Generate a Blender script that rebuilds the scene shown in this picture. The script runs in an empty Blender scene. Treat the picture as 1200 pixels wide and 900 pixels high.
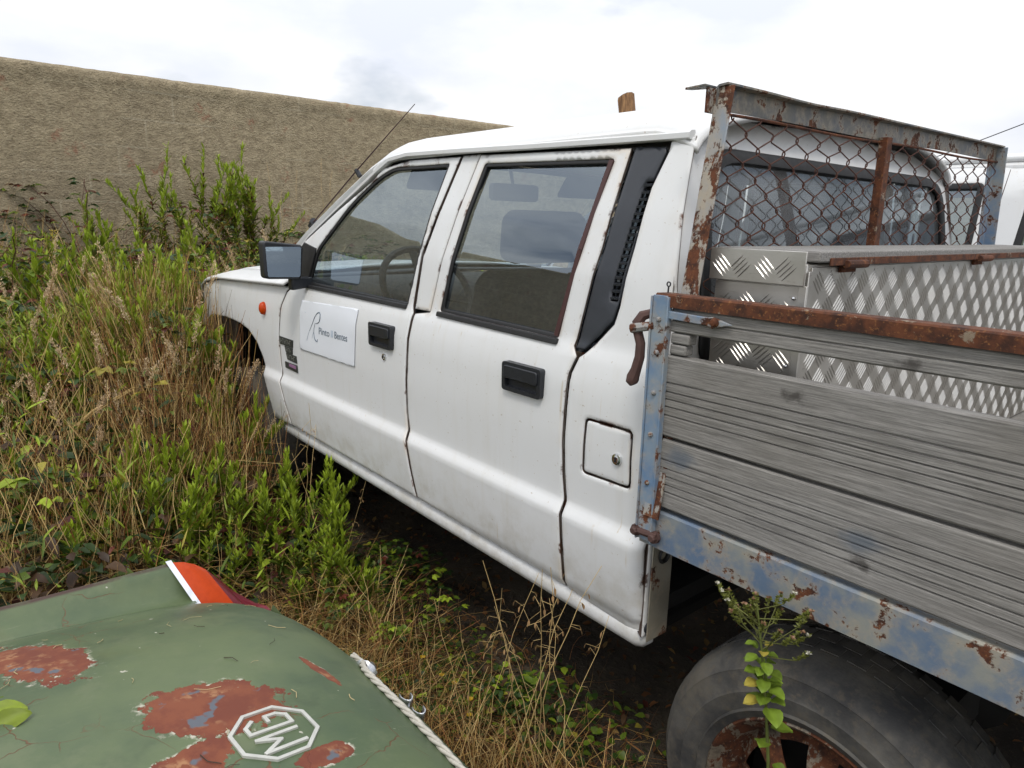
import bpy, math, random
import numpy as np
from mathutils import Vector, Matrix
from mathutils.geometry import delaunay_2d_cdt

R = math.radians
rnd = random.Random(7)
nr = np.random.default_rng(11)
scene = bpy.context.scene
col = scene.collection

# ------------------------------------------------------------------ camera
YAW, PITCH, ROLL = R(49.81), R(13.1), R(1.4)
CAM = Vector((1.088, -1.078, 1.40))
fwd = Vector((-math.sin(YAW)*math.cos(PITCH), math.cos(YAW)*math.cos(PITCH), -math.sin(PITCH)))
rgt = fwd.cross(Vector((0, 0, 1))).normalized()
upv = rgt.cross(fwd)
r2 = rgt*math.cos(ROLL) + upv*math.sin(ROLL)
u2 = -rgt*math.sin(ROLL) + upv*math.cos(ROLL)
cd = bpy.data.cameras.new('camera')
cam = bpy.data.objects.new('camera', cd)
col.objects.link(cam)
M = Matrix((r2, u2, -fwd)).transposed().to_4x4()
M.translation = CAM
cam.matrix_world = M
cd.sensor_width = 36.0
cd.lens = 820.0/1200.0*36.0
cd.clip_start = 0.02
cd.clip_end = 3000
scene.camera = cam

# ------------------------------------------------------------------ world: bright broken overcast
SUN_AZ, SUN_EL = R(-52), R(56)          # azimuth from +X towards +Y, elevation
w = bpy.data.worlds.new('World')
scene.world = w
w.use_nodes = True
nt = w.node_tree
for n in list(nt.nodes):
    nt.nodes.remove(n)
N = nt.nodes.new
L = nt.links.new
out = N('ShaderNodeOutputWorld')
bg = N('ShaderNodeBackground')
bg.inputs['Strength'].default_value = 0.099
L(bg.outputs[0], out.inputs[0])
sky = N('ShaderNodeTexSky')
sky.sky_type = 'NISHITA'
sky.sun_disc = False
sky.sun_elevation = SUN_EL
sky.sun_rotation = R(90) - SUN_AZ
sky.dust_density = 1.5
tc = N('ShaderNodeTexCoord')
mp = N('ShaderNodeMapping')
mp.inputs['Scale'].default_value = (1.0, 1.0, 2.6)
mp.inputs['Location'].default_value = (3.1, 0.4, 1.7)
L(tc.outputs['Generated'], mp.inputs['Vector'])
n1 = N('ShaderNodeTexNoise')
n1.inputs['Scale'].default_value = 2.6
n1.inputs['Detail'].default_value = 7
n1.inputs['Roughness'].default_value = 0.52
L(mp.outputs[0], n1.inputs['Vector'])
cr = N('ShaderNodeValToRGB')              # how bright the cloud is
cr.color_ramp.elements[0].position = 0.40
cr.color_ramp.elements[0].color = (9.8, 10.3, 11.4, 1)
cr.color_ramp.elements[1].position = 0.60
cr.color_ramp.elements[1].color = (12.6, 12.7, 12.9, 1)
L(n1.outputs['Fac'], cr.inputs['Fac'])
n2 = N('ShaderNodeTexNoise')
n2.inputs['Scale'].default_value = 1.7
n2.inputs['Detail'].default_value = 6
n2.inputs['Roughness'].default_value = 0.55
mp2 = N('ShaderNodeMapping')
mp2.inputs['Scale'].default_value = (1.0, 1.0, 2.2)
mp2.inputs['Location'].default_value = (7.7, 2.4, 0.2)
L(tc.outputs['Generated'], mp2.inputs['Vector'])
L(mp2.outputs[0], n2.inputs['Vector'])
cov = N('ShaderNodeMapRange')             # cloud cover, a few thin blue gaps
cov.inputs['From Min'].default_value = 0.36
cov.inputs['From Max'].default_value = 0.46
cov.inputs['To Min'].default_value = 0.35
L(n2.outputs['Fac'], cov.inputs['Value'])
mx = N('ShaderNodeMix')
mx.data_type = 'RGBA'
L(cov.outputs[0], mx.inputs['Factor'])
L(sky.outputs[0], mx.inputs[6])
L(cr.outputs[0], mx.inputs[7])
sx = N('ShaderNodeSeparateXYZ')
L(tc.outputs['Generated'], sx.inputs[0])
el = N('ShaderNodeMapRange')              # overcast sky: zenith brighter than the rim
el.inputs['From Min'].default_value = 0.0
el.inputs['From Max'].default_value = 1.0
el.inputs['To Min'].default_value = 0.78
el.inputs['To Max'].default_value = 1.35
L(sx.outputs['Z'], el.inputs['Value'])
vm = N('ShaderNodeVectorMath')
vm.operation = 'SCALE'
L(mx.outputs[2], vm.inputs[0])
L(el.outputs[0], vm.inputs['Scale'])
L(vm.outputs[0], bg.inputs['Color'])

sd = bpy.data.lights.new('sun', 'SUN')
sd.energy = 1.5
sd.angle = R(13)
sd.color = (1.0, 0.95, 0.87)
sun = bpy.data.objects.new('sun', sd)
col.objects.link(sun)
sdir = Vector((math.cos(SUN_AZ)*math.cos(SUN_EL), math.sin(SUN_AZ)*math.cos(SUN_EL), math.sin(SUN_EL)))
sun.rotation_euler = sdir.to_track_quat('Z', 'Y').to_euler()
sun.location = sdir*20

scene.view_settings.view_transform = 'Standard'
scene.view_settings.look = 'None'
scene.view_settings.exposure = 0.0
scene.view_settings.gamma = 1.0
scene.view_settings.use_curve_mapping = False
scene.cycles.transparent_max_bounces = 24
scene.cycles.max_bounces = 6
scene.cycles.diffuse_bounces = 3
scene.cycles.glossy_bounces = 3
scene.cycles.use_adaptive_sampling = True
scene.cycles.adaptive_threshold = 0.025
scene.cycles.use_denoising = True

# ------------------------------------------------------------------ object helpers
def link(o, parent=None):
    col.objects.link(o)
    if parent is not None:
        o.parent = parent
    return o

def tag(o, label=None, cat=None, group=None, kind=None):
    if label: o['label'] = label
    if cat: o['category'] = cat
    if group: o['group'] = group
    if kind: o['kind'] = kind
    return o

def thing(name, label, cat, loc=(0, 0, 0), rz=0, group=None):
    o = bpy.data.objects.new(name, None)
    o.empty_display_size = .1
    o.location = loc
    o.rotation_euler = (0, 0, rz)
    link(o)
    return tag(o, label, cat, group)

def finish(o, smooth=True, angle=35, bevel=0, seg=2, solid=0, bang=40):
    me = o.data
    if smooth:
        me.polygons.foreach_set('use_smooth', [True]*len(me.polygons))
        me.set_sharp_from_angle(angle=R(angle))
    if solid:
        m = o.modifiers.new('solid', 'SOLIDIFY')
        m.thickness = solid
        m.offset = -1
    if bevel:
        m = o.modifiers.new('bevel', 'BEVEL')
        m.width = bevel
        m.segments = seg
        m.limit_method = 'ANGLE'
        m.angle_limit = R(bang)
    return o

class MB:
    """collects shapes into one mesh"""
    def __init__(s):
        s.v = []; s.f = []; s.m = []
    def add(s, vs, fs, m=0):
        k = len(s.v)
        s.v += [tuple(v) for v in vs]
        s.f += [tuple(i+k for i in f) for f in fs]
        s.m += [m]*len(fs)
        return s
    def box(s, x0, x1, y0, y1, z0, z1, m=0):
        vs = [(x0,y0,z0),(x1,y0,z0),(x1,y1,z0),(x0,y1,z0),(x0,y0,z1),(x1,y0,z1),(x1,y1,z1),(x0,y1,z1)]
        return s.add(vs, [(0,3,2,1),(4,5,6,7),(0,1,5,4),(1,2,6,5),(2,3,7,6),(3,0,4,7)], m)
    def obox(s, c, ax, ay, az, m=0):
        c, ax, ay, az = Vector(c), Vector(ax), Vector(ay), Vector(az)
        vs = [c+ax*i+ay*j+az*k for k in (-1,1) for (i,j) in ((-1,-1),(1,-1),(1,1),(-1,1))]
        fs = [(0,3,2,1),(4,5,6,7),(0,1,5,4),(1,2,6,5),(2,3,7,6),(3,0,4,7)]
        if ax.cross(ay).dot(az) < 0: fs = [f[::-1] for f in fs]
        return s.add(vs, fs, m)
    def bar(s, a, b, wy, wz, up=(0,0,1), m=0):
        a, b = Vector(a), Vector(b)
        d = (b-a)
        u = Vector(up); x = d.normalized()
        y = u.cross(x).normalized(); z = x.cross(y)
        return s.obox((a+b)/2, d/2, y*wy/2, z*wz/2, m)
    def tube(s, path, r, n=8, cap=True, m=0, closed=False):
        P = [Vector(p) for p in path]
        rr = r if isinstance(r, (list, tuple)) else [r]*len(P)
        vs = []; prev = None
        for i, p in enumerate(P):
            if closed: t = (P[(i+1) % len(P)]-P[i-1])
            else: t = P[min(i+1, len(P)-1)]-P[max(i-1, 0)]
            t.normalize()
            if prev is None:
                a = Vector((0,0,1)) if abs(t.z) < .9 else Vector((1,0,0))
                u = t.cross(a).normalized()
            else:
                u = (prev-t*prev.dot(t))
                u = u.normalized() if u.length > 1e-6 else t.orthogonal().normalized()
            prev = u
            v = t.cross(u)
            for k in range(n):
                a = 2*math.pi*k/n
                vs.append(p+(u*math.cos(a)+v*math.sin(a))*rr[i])
        fs = []
        Q = len(P)
        for i in range(Q if closed else Q-1):
            j = (i+1) % Q
            for k in range(n):
                l = (k+1) % n
                fs.append((i*n+k, i*n+l, j*n+l, j*n+k))
        if cap and not closed:
            fs.append(tuple(range(n))[::-1])
            fs.append(tuple((Q-1)*n+k for k in range(n)))
        return s.add(vs, fs, m)
    def lathe(s, prof, c, axis='y', n=48, m=0):
        """prof: (radius, height along axis)"""
        vs = []; fs = []
        for (r, h) in prof:
            for k in range(n):
                a = 2*math.pi*k/n
                p, q = r*math.cos(a), r*math.sin(a)
                vs.append({'y': (c[0]+p, c[1]+h, c[2]+q), 'z': (c[0]+p, c[1]+q, c[2]+h), 'x': (c[0]+h, c[1]+p, c[2]+q)}[axis])
        for i in range(len(prof)-1):
            for k in range(n):
                l = (k+1) % n
                fs.append((i*n+k, (i+1)*n+k, (i+1)*n+l, i*n+l) if axis == 'y' else (i*n+k, i*n+l, (i+1)*n+l, (i+1)*n+k))
        return s.add(vs, fs, m)
    def prism(s, poly, f, d, m=0):
        """poly 2d points, f maps 2d -> Vector, d extrusion vector"""
        d = Vector(d)
        a = [Vector(f(*p)) for p in poly]
        n = len(a)
        fs = [tuple(range(n)), tuple(range(n, 2*n))[::-1]]
        fs += [(i, n+i, n+(i+1) % n, (i+1) % n) for i in range(n)]
        nrm = sum(((a[i]-a[0]).cross(a[(i+1) % n]-a[0]) for i in range(1, n-1)), Vector())
        if nrm.dot(d) > 0: fs = [g[::-1] for g in fs]
        return s.add(a+[p+d for p in a], fs, m)
    def grid(s, P, m=0, flip=False):
        a, b = len(P), len(P[0])
        vs = [p for row in P for p in row]
        fs = [(i*b+j, i*b+j+1, (i+1)*b+j+1, (i+1)*b+j) for i in range(a-1) for j in range(b-1)]
        if flip: fs = [g[::-1] for g in fs]
        return s.add(vs, fs, m)
    def build(s, name, mats, parent=None, **kw):
        me = bpy.data.meshes.new(name)
        me.from_pydata(s.v, [], s.f)
        if not isinstance(mats, (list, tuple)): mats = [mats]
        for q in mats: me.materials.append(q)
        if len(mats) > 1: me.polygons.foreach_set('material_index', s.m)
        o = bpy.data.objects.new(name, me)
        link(o, parent)
        return finish(o, **kw)

def inside(p, poly):
    x, z = p; r = False; n = len(poly)
    for i in range(n):
        x1, z1 = poly[i]; x2, z2 = poly[(i+1) % n]
        if (z1 > z) != (z2 > z) and x < (x2-x1)*(z-z1)/(z2-z1)+x1: r = not r
    return r
def segdist(p, poly):
    px, pz = p; best = 9
    n = len(poly)
    for i in range(n):
        x1, z1 = poly[i]; x2, z2 = poly[(i+1) % n]
        dx, dz = x2-x1, z2-z1
        l = dx*dx+dz*dz
        t = 0 if l == 0 else max(0, min(1, ((px-x1)*dx+(pz-z1)*dz)/l))
        best = min(best, math.hypot(px-x1-t*dx, pz-z1-t*dz))
    return best
def densify(poly, step):
    o = []
    n = len(poly)
    for i in range(n):
        a, b = poly[i], poly[(i+1) % n]
        k = max(1, int(math.hypot(b[0]-a[0], b[1]-a[1])/step))
        o += [(a[0]+(b[0]-a[0])*j/k, a[1]+(b[1]-a[1])*j/k) for j in range(k)]
    return o
def roundpoly(poly, r, n=4):
    """rounds corners; r a number or list"""
    o = []; k = len(poly)
    for i in range(k):
        p, a, b = Vector(poly[i]), Vector(poly[i-1]), Vector(poly[(i+1) % k])
        ri = r[i] if isinstance(r, (list, tuple)) else r
        if ri <= 0: o.append(tuple(p)); continue
        da, db = a-p, b-p
        ra = min(ri, da.length*.45, db.length*.45)
        s, e = p+da.normalized()*ra, p+db.normalized()*ra
        for j in range(n+1):
            t = j/n
            o.append(tuple(s*(1-t)**2+p*2*t*(1-t)+e*t*t))
    return o
def offset(poly, d):
    """offset of a polygon, + grows"""
    n = len(poly); o = []
    area = sum(poly[i][0]*poly[(i+1) % n][1]-poly[(i+1) % n][0]*poly[i][1] for i in range(n))
    sg = 1 if area > 0 else -1
    for i in range(n):
        a, p, b = Vector(poly[i-1]), Vector(poly[i]), Vector(poly[(i+1) % n])
        d1, d2 = (p-a).normalized(), (b-p).normalized()
        n1 = Vector((d1.y, -d1.x))*sg; n2 = Vector((d2.y, -d2.x))*sg
        m = n1+n2
        m = m/max(.35, m.length_squared/2) if m.length > 1e-6 else n1
        o.append(tuple(p+m*d))
    return o

ZL = [.49,.50,.51,.52,.53,.54,.55,.56,.58,.61,.65,.69,.72,.732,.74,.748,.756,.764,.772,.785,.81,.85,.89,.93,.97,1.01,1.05,1.08,1.10,1.115,1.13,1.145,1.16,1.2,1.24,1.29,1.34,1.38,1.42,1.46,1.50,1.54,1.57]
def zcross(poly, zl):
    o = []; n = len(poly)
    for i in range(n):
        a, b = poly[i], poly[(i+1) % n]
        o.append(a)
        cr = []
        for z in zl:
            if (a[1]-z)*(b[1]-z) < 0:
                t = (z-a[1])/(b[1]-a[1])
                if .12 < t < .88: cr.append(t)
        for t in sorted(cr): o.append((a[0]+(b[0]-a[0])*t, a[1]+(b[1]-a[1])*t))
    return o
def np_inside(P, poly):
    q = np.array(poly); r = np.zeros(len(P), bool)
    x, z = P[:, 0], P[:, 1]
    for (x1, z1), (x2, z2) in zip(q, np.roll(q, -1, 0)):
        if z1 == z2: continue
        r ^= ((z1 > z) != (z2 > z)) & (x < (x2-x1)*(z-z1)/(z2-z1)+x1)
    return r
def np_dist(P, poly):
    a = np.array(poly); b = np.roll(a, -1, 0); d = b-a
    l = np.maximum(1e-12, (d**2).sum(1))
    out = np.full(len(P), 9.)
    for i in range(len(a)):
        w_ = P-a[i]
        t = np.clip((w_@d[i])/l[i], 0, 1)
        out = np.minimum(out, np.hypot(w_[:, 0]-t*d[i, 0], w_[:, 1]-t*d[i, 1]))
    return out
def panel(name, outline, holes, yf, mat, parent=None, solid=.018, bevel=.003, xstep=.022, y_mirror=None, edge=.016, zl=ZL, rough=None):
    """a body panel: 2d outline with holes, meshed finely and laid on the surface y = yf(x, z); bevel = how far the rim rolls in"""
    outline = zcross(densify(outline, .022), zl)
    holes = [zcross(densify(h, .022), zl) for h in holes]
    loops = [outline]+holes
    pts, ed = [], []
    for lp in loops:
        k = len(pts); pts += lp
        ed += [(k+i, k+(i+1) % len(lp)) for i in range(len(lp))]
    def keep(P, mg):
        P = np.array(P).reshape(-1, 2)
        if not len(P): return []
        k = np_inside(P, outline)
        for h in holes: k &= ~np_inside(P, h)
        dd = np.full(len(P), 9.)
        for l in loops: dd = np.minimum(dd, np_dist(P, l))
        return [tuple(p) for p in P[k & (dd > mg)]]
    for lp, sg in [(outline, -1)]+[(h, 1) for h in holes]:
        pts += keep(offset(lp, sg*.004), .003)
        pts += keep(offset(lp, sg*.012), .009)
    xs = [p[0] for p in outline]
    X = np.arange(min(xs), max(xs), xstep)
    gx_, gz_ = np.meshgrid(X, np.array(zl)); gx_ = gx_+.5*xstep*(np.arange(len(zl)) % 2)[:, None]*.0
    pts += keep(np.stack([gx_.ravel(), gz_.ravel()], 1), .016)
    v2, e2, f2, *_ = delaunay_2d_cdt([Vector(p) for p in pts], ed, [], 0, 1e-5)
    Q = np.array([(q.x, q.y) for q in v2])
    dd = np.full(len(Q), 9.)
    for l in loops: dd = np.minimum(dd, np_dist(Q, l))
    E = np.maximum(0., 1-dd/edge)
    V = []
    for (x_, z_), d_ in zip(Q, dd):
        y = yf(x_, z_)+(bevel if d_ < 5e-4 else 0)
        V.append((x_, y if y_mirror is None else y_mirror-y, z_))
    F = np.array([tuple(f) for f in f2 if len(f) == 3])
    cen = Q[F].mean(1)
    k = np_inside(cen, outline)
    for h in holes: k &= ~np_inside(cen, h)
    F = F[k]
    VA = np.array(V)
    ny = np.cross(VA[F[:, 1]]-VA[F[:, 0]], VA[F[:, 2]]-VA[F[:, 0]])[:, 1]
    fl = (ny > 0) if y_mirror is None else (ny < 0)
    F[fl] = F[fl][:, ::-1]
    me = bpy.data.meshes.new(name)
    me.from_pydata(V, [], F.tolist())
    at = me.attributes.new('edge', 'FLOAT', 'POINT')
    at.data.foreach_set('value', E.astype(np.float32))
    me.materials.append(mat)
    o = bpy.data.objects.new(name, me)
    link(o, parent)
    return finish(o, angle=60, solid=solid)

def text_mesh(txt, size, ext=.0008, shear=0, xscale=1.0):
    cu = bpy.data.curves.new('lettering', 'FONT')
    cu.body = txt; cu.size = size; cu.extrude = ext; cu.shear = shear
    cu.align_x = 'LEFT'
    cu.resolution_u = 3
    o = bpy.data.objects.new('lettering', cu)
    col.objects.link(o)
    dg = bpy.context.evaluated_depsgraph_get()
    me = bpy.data.meshes.new_from_object(o.evaluated_get(dg))
    bpy.data.objects.remove(o)
    bpy.data.curves.remove(cu)
    for v in me.vertices: v.co.x *= xscale
    return me

# ------------------------------------------------------------------ material helpers
class G:
    """short node graph builder"""
    def __init__(s, name):
        s.mat = bpy.data.materials.new(name)
        s.mat.use_nodes = True
        s.nt = s.mat.node_tree
        s.p = s.nt.nodes['Principled BSDF']
        s.o = s.nt.nodes['Material Output']
        s._tc = None
    def n(s, t, **kw):
        q = s.nt.nodes.new(t)
        for k, v in kw.items(): setattr(q, k, v)
        return q
    def l(s, a, b):
        s.nt.links.new(a, b)
    def setv(s, sock, v):
        if hasattr(v, 'is_output') or isinstance(v, bpy.types.NodeSocket): s.l(v, sock)
        else: sock.default_value = v
    def co(s, scale=(1,1,1), rot=(0,0,0), loc=(0,0,0)):
        if s._tc is None: s._tc = s.n('ShaderNodeTexCoord')
        m = s.n('ShaderNodeMapping')
        m.inputs['Scale'].default_value = scale
        m.inputs['Rotation'].default_value = rot
        m.inputs['Location'].default_value = loc
        s.l(s._tc.outputs['Object'], m.inputs['Vector'])
        return m.outputs[0]
    def noise(s, vec, scale, detail=4, rough=.55, dist=0):
        q = s.n('ShaderNodeTexNoise')
        q.inputs['Scale'].default_value = scale
        q.inputs['Detail'].default_value = detail
        q.inputs['Roughness'].default_value = rough
        q.inputs['Distortion'].default_value = dist
        s.l(vec, q.inputs['Vector'])
        return q.outputs['Fac']
    def voro(s, vec, scale, feature='F1', rand=1):
        q = s.n('ShaderNodeTexVoronoi', feature=feature)
        q.inputs['Scale'].default_value = scale
        q.inputs['Randomness'].default_value = rand
        s.l(vec, q.inputs['Vector'])
        return q.outputs['Distance']
    def ramp(s, v, a, b, c0=0., c1=1.):
        q = s.n('ShaderNodeMapRange')
        q.interpolation_type = 'SMOOTHSTEP'
        for i, x in zip(('From Min','From Max','To Min','To Max'), (a, b, c0, c1)): q.inputs[i].default_value = x
        s.setv(q.inputs['Value'], v)
        return q.outputs[0]
    def math(s, op, a, b=0., c=0., clamp=False):
        q = s.n('ShaderNodeMath', operation=op, use_clamp=clamp)
        s.setv(q.inputs[0], a); s.setv(q.inputs[1], b); s.setv(q.inputs[2], c)
        return q.outputs[0]
    def mix(s, f, a, b, mode='MIX'):
        q = s.n('ShaderNodeMix', data_type='RGBA', blend_type=mode)
        s.setv(q.inputs[0], f)
        s.setv(q.inputs[6], (*a, 1) if isinstance(a, tuple) and len(a) == 3 else a)
        s.setv(q.inputs[7], (*b, 1) if isinstance(b, tuple) and len(b) == 3 else b)
        return q.outputs[2]
    def xz(s, sx, sz, ox=0., oz=0.):
        if s._tc is None: s._tc = s.n('ShaderNodeTexCoord')
        q = s.n('ShaderNodeSeparateXYZ'); s.l(s._tc.outputs['Object'], q.inputs[0])
        c = s.n('ShaderNodeCombineXYZ')
        s.l(s.math('MULTIPLY_ADD', q.outputs[0], sx, ox), c.inputs[0]); s.l(s.math('MULTIPLY_ADD', q.outputs[2], sz, oz), c.inputs[1])
        return c.outputs[0]
    def voro2(s, vec):
        q = s.n('ShaderNodeTexVoronoi', voronoi_dimensions='2D', feature='F1'); q.inputs['Scale'].default_value = 1.
        s.l(vec, q.inputs['Vector']); return q.outputs['Distance']
    def attr(s, name, out='Fac'):
        q = s.n('ShaderNodeAttribute', attribute_name=name)
        return q.outputs[out]
    def bump(s, h, strength=.3, dist=.01):
        q = s.n('ShaderNodeBump')
        q.inputs['Strength'].default_value = strength
        q.inputs['Distance'].default_value = dist
        s.setv(q.inputs['Height'], h)
        s.l(q.outputs[0], s.p.inputs['Normal'])
        return q.outputs[0]
    def set(s, **kw):
        names = dict(base='Base Color', rough='Roughness', metal='Metallic', coat='Coat Weight', coatr='Coat Roughness', spec='Specular IOR Level', emit='Emission Color', trans='Transmission Weight', ior='IOR', sub='Subsurface Weight', alpha='Alpha')
        for k, v in kw.items():
            sock = s.p.inputs[names[k]]
            if isinstance(v, tuple) and len(v) == 3: v = (*v, 1)
            s.setv(sock, v)
        return s
def plain(name, c, rough=.6, metal=0, var=.15, scale=30, bump=.0, **kw):
    g = G(name)
    v = g.co()
    n = g.noise(v, scale, 5)
    c0 = tuple(x*(1-var) for x in c); c1 = tuple(min(1, x*(1+var)) for x in c)
    g.set(base=g.mix(n, c0, c1), rough=g.ramp(n, .2, .8, max(.02, rough-.08), min(1, rough+.08)), metal=metal, **kw)
    if bump: g.bump(g.noise(v, scale*4, 4), bump, .003)
    return g.mat

MT = {}
RUST_D, RUST_M, RUST_L = (.038,.013,.007), (.115,.036,.013), (.24,.10,.032)
def rustcol(g, v, sc=1.):
    a = g.noise(v, 14*sc, 6, .6); b = g.noise(v, 60*sc, 4, .6)
    c = g.mix(g.ramp(a, .35, .62), RUST_D, RUST_M)
    return g.mix(g.ramp(b, .55, .75), c, RUST_L)

# white car paint: grime, streaks, rusty seams
g = G('white_paint'); v = g.co()
vs_ = g.co((9, 9, .8))
streak = g.ramp(g.noise(vs_, 3.2, 5, .6), .50, .78)
grime = g.noise(v, 2.2, 6, .6)
fine = g.noise(v, 55, 4, .6)
base = g.mix(g.ramp(grime, .35, .75, 0, .25), (.70,.71,.715), (.60,.595,.56))
base = g.mix(g.math('MULTIPLY', streak, .15), base, (.50,.45,.34))
sxyz = g.n('ShaderNodeSeparateXYZ'); g.l(v, sxyz.inputs[0])
mud = g.math('MULTIPLY', g.ramp(sxyz.outputs[2], .80, .50), g.ramp(g.noise(v, 14, 6, .68), .38, .74))
base = g.mix(g.math('MULTIPLY', mud, .55), base, (.40,.36,.27))
drip = g.math('MULTIPLY', g.ramp(g.noise(g.co((26, 26, 1.1), loc=(3,1,0)), 2.2, 3, .5), .66, .74), g.ramp(g.noise(v, 3.4, 3), .48, .62))
base = g.mix(g.math('MULTIPLY', drip, .45), base, (.46,.34,.17))
speck = g.ramp(g.noise(v, 130, 2, .5), .70, .76)
base = g.mix(g.math('MULTIPLY', speck, .5), base, (.30,.20,.10))
ea = g.attr('edge')
er = g.math('MULTIPLY', g.ramp(ea, .45, .95), g.ramp(g.noise(v, 13, 5, .68), .55, .64))
halo = g.math('MULTIPLY', g.ramp(ea, .0, .6), g.ramp(g.noise(v, 6, 4, .6), .45, .72))
base = g.mix(g.math('MULTIPLY', halo, .30), base, (.62,.45,.25))
rim_ = g.math('MULTIPLY', g.ramp(ea, .90, .99), g.ramp(g.noise(v, 5, 4, .6), .30, .50, .45, .95))
base = g.mix(er, base, rustcol(g, v, 1.5))
base = g.mix(rim_, base, (.055,.028,.016))
g.set(base=base, rough=g.ramp(g.math('ADD', grime, g.math('MULTIPLY', er, .6)), .3, 1.3, .34, .6), coat=.12, coatr=.22)
g.bump(g.math('ADD', g.math('MULTIPLY', er, .6), g.math('MULTIPLY', fine, .02)), .10, .002)
MT['white'] = g.mat

def peeling(name, paint, paint2, amt, sc=1.0, stretch=(1,1,1), rough=.62):
    g = G(name); v = g.co(stretch)
    v1 = g.co()
    a = g.noise(v, 11*sc, 8, .66, .3)
    b = g.noise(v1, 75*sc, 3, .6)
    mask = g.ramp(g.math('ADD', a, g.math('MULTIPLY', g.math('SUBTRACT', b, .5), .22)), amt-.03, amt+.03)
    hal = g.ramp(a, amt-.16, amt+.02)
    p = g.mix(g.ramp(g.noise(v1, 6*sc, 5, .6), .35, .68), paint, paint2)
    p = g.mix(g.math('MULTIPLY', hal, .55), p, (.36,.30,.22))
    g.set(base=g.mix(mask, p, rustcol(g, v1, 1.6*sc)), rough=g.ramp(mask, 0, 1, rough-.12, .88))
    g.bump(g.math('ADD', g.math('MULTIPLY', mask, -.7), g.math('MULTIPLY', b, .5)), .5, .0015)
    return g.mat
MT['blue'] = peeling('flaking_blue_paint', (.13,.21,.33), (.24,.29,.33), .575, 1.5)
MT['bluerail'] = peeling('weathered_blue_rail', (.105,.155,.235), (.245,.25,.225), .60, 2.2)
MT['post'] = peeling('flaking_post_paint', (.22,.26,.31), (.34,.30,.24), .495, 2.4, (1,1,.45))
MT['beam'] = peeling('dull_beam_paint', (.070,.080,.092), (.125,.115,.09), .57, 2.0)
MT['rustrail'] = peeling('rusty_rail', (.12,.075,.04), (.09,.05,.028), .37, 2.0)
MT['bluebolt'] = peeling('bolt_metal', (.22,.24,.27), (.16,.15,.14), .52, 4)
g = G('rust'); v = g.co(); g.set(base=rustcol(g, v, 2.2), rough=.92); g.bump(g.noise(v, 160, 4), .5, .001); MT['rust'] = g.mat
MT['rustwire'] = plain('rusty_wire', (.070,.026,.016), .85, 0, .5, 60)
MT['darkrust'] = plain('dark_rusty_iron', (.085,.045,.038), .7, .2, .5, 40, .3)

# weathered wood, grain along X
g = G('weathered_wood'); v = g.co((1.6, 60, 60)); v3 = g.co()
a = g.noise(v, 5, 8, .78, .1); b = g.noise(g.co((5, 150, 150)), 6, 5, .75)
lo = g.noise(v3, 2.4, 4)
c = g.mix(g.ramp(a, .28, .74), (.105,.101,.096), (.385,.37,.348))
c = g.mix(g.ramp(b, .50, .72, 0, .7), c, (.075,.070,.065))
c = g.mix(g.ramp(lo, .45, .75, 0, .45), c, (.13,.115,.09))
kn = g.math('ADD', g.voro2(g.xz(3.4, 6.5, .53, .21)), g.math('MULTIPLY', g.math('SUBTRACT', g.noise(v3, 60, 4), .5), .16))
stn = g.math('ADD', g.voro2(g.xz(4.0, 6.0, .13, .47)), g.math('MULTIPLY', g.math('SUBTRACT', g.noise(v3, 25, 3), .5), .2))
c = g.mix(g.ramp(stn, .16, .05, 0, .6), c, (.07,.10,.14))
c = g.mix(g.ramp(kn, .085, .02, 0, .8), c, (.040,.034,.030))
g.set(base=c, rough=.86)
g.bump(g.math('ADD', a, g.math('MULTIPLY', b, -.8)), .5, .0016)
MT['wood'] = g.mat
g = G('rough_timber'); v = g.co((22, 22, 1.4)); a = g.noise(v, 4, 7, .7, .5)
c = g.mix(g.ramp(a, .3, .7), (.10,.045,.018), (.36,.20,.085)); g.set(base=c, rough=.8); g.bump(a, .6, .004); MT['timber'] = g.mat

# aluminium tread plate
g = G('tread_plate'); v = g.co()
a = g.noise(v, 6, 6, .6); b = g.noise(g.co((1, 1, 5)), 40, 3, .6)
c = g.mix(g.ramp(a, .3, .72), (.48,.46,.425), (.62,.60,.56))
c = g.mix(g.ramp(b, .58, .8, 0, .5), c, (.20,.17,.13))
g.set(base=c, metal=.85, rough=g.ramp(a, .3, .7, .30, .45)); g.bump(b, .12, .001); MT['alu'] = g.mat
MT['alubar'] = plain('tread_bar_metal', (.47,.455,.425), .36, .88, .25, 30)
MT['chrome'] = plain('chrome', (.72,.73,.75), .12, 1, .06, 40)
MT['silver'] = plain('dull_silver', (.62,.63,.65), .28, .9, .1, 60)
MT['black'] = plain('black_plastic', (.016,.018,.023), .42, 0, .3, 60, .1)
MT['slate'] = plain('dark_grey_plastic', (.030,.034,.042), .38, 0, .2, 25, .08)
MT['seal'] = plain('black_rubber_seal', (.014,.014,.015), .6, 0, .3, 40)
MT['brownseal'] = plain('brown_channel', (.055,.018,.016), .5, 0, .3, 40)
MT['dark'] = plain('dark_underbody', (.010,.009,.008), .9, 0, .4, 12)
MT['inner'] = plain('grey_interior_trim', (.05,.055,.065), .8, 0, .2, 20)
MT['seat'] = plain('blue_grey_seat_cloth', (.055,.065,.085), .95, 0, .3, 120, .3)
MT['dash'] = plain('dark_dashboard', (.028,.028,.030), .6, 0, .2, 40, .1)
MT['liner'] = plain('pale_headliner', (.36,.36,.35), .95, 0, .1, 20)
MT['jamb'] = peeling('rusty_gap_shade_jamb', (.035,.022,.016), (.075,.035,.02), .50, 1.0)
MT['card'] = plain('white_sign_sheet', (.74,.77,.82), .35, 0, .03, 8)
MT['ink'] = plain('grey_blue_ink', (.10,.14,.18), .5, 0, .1, 40)
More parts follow.
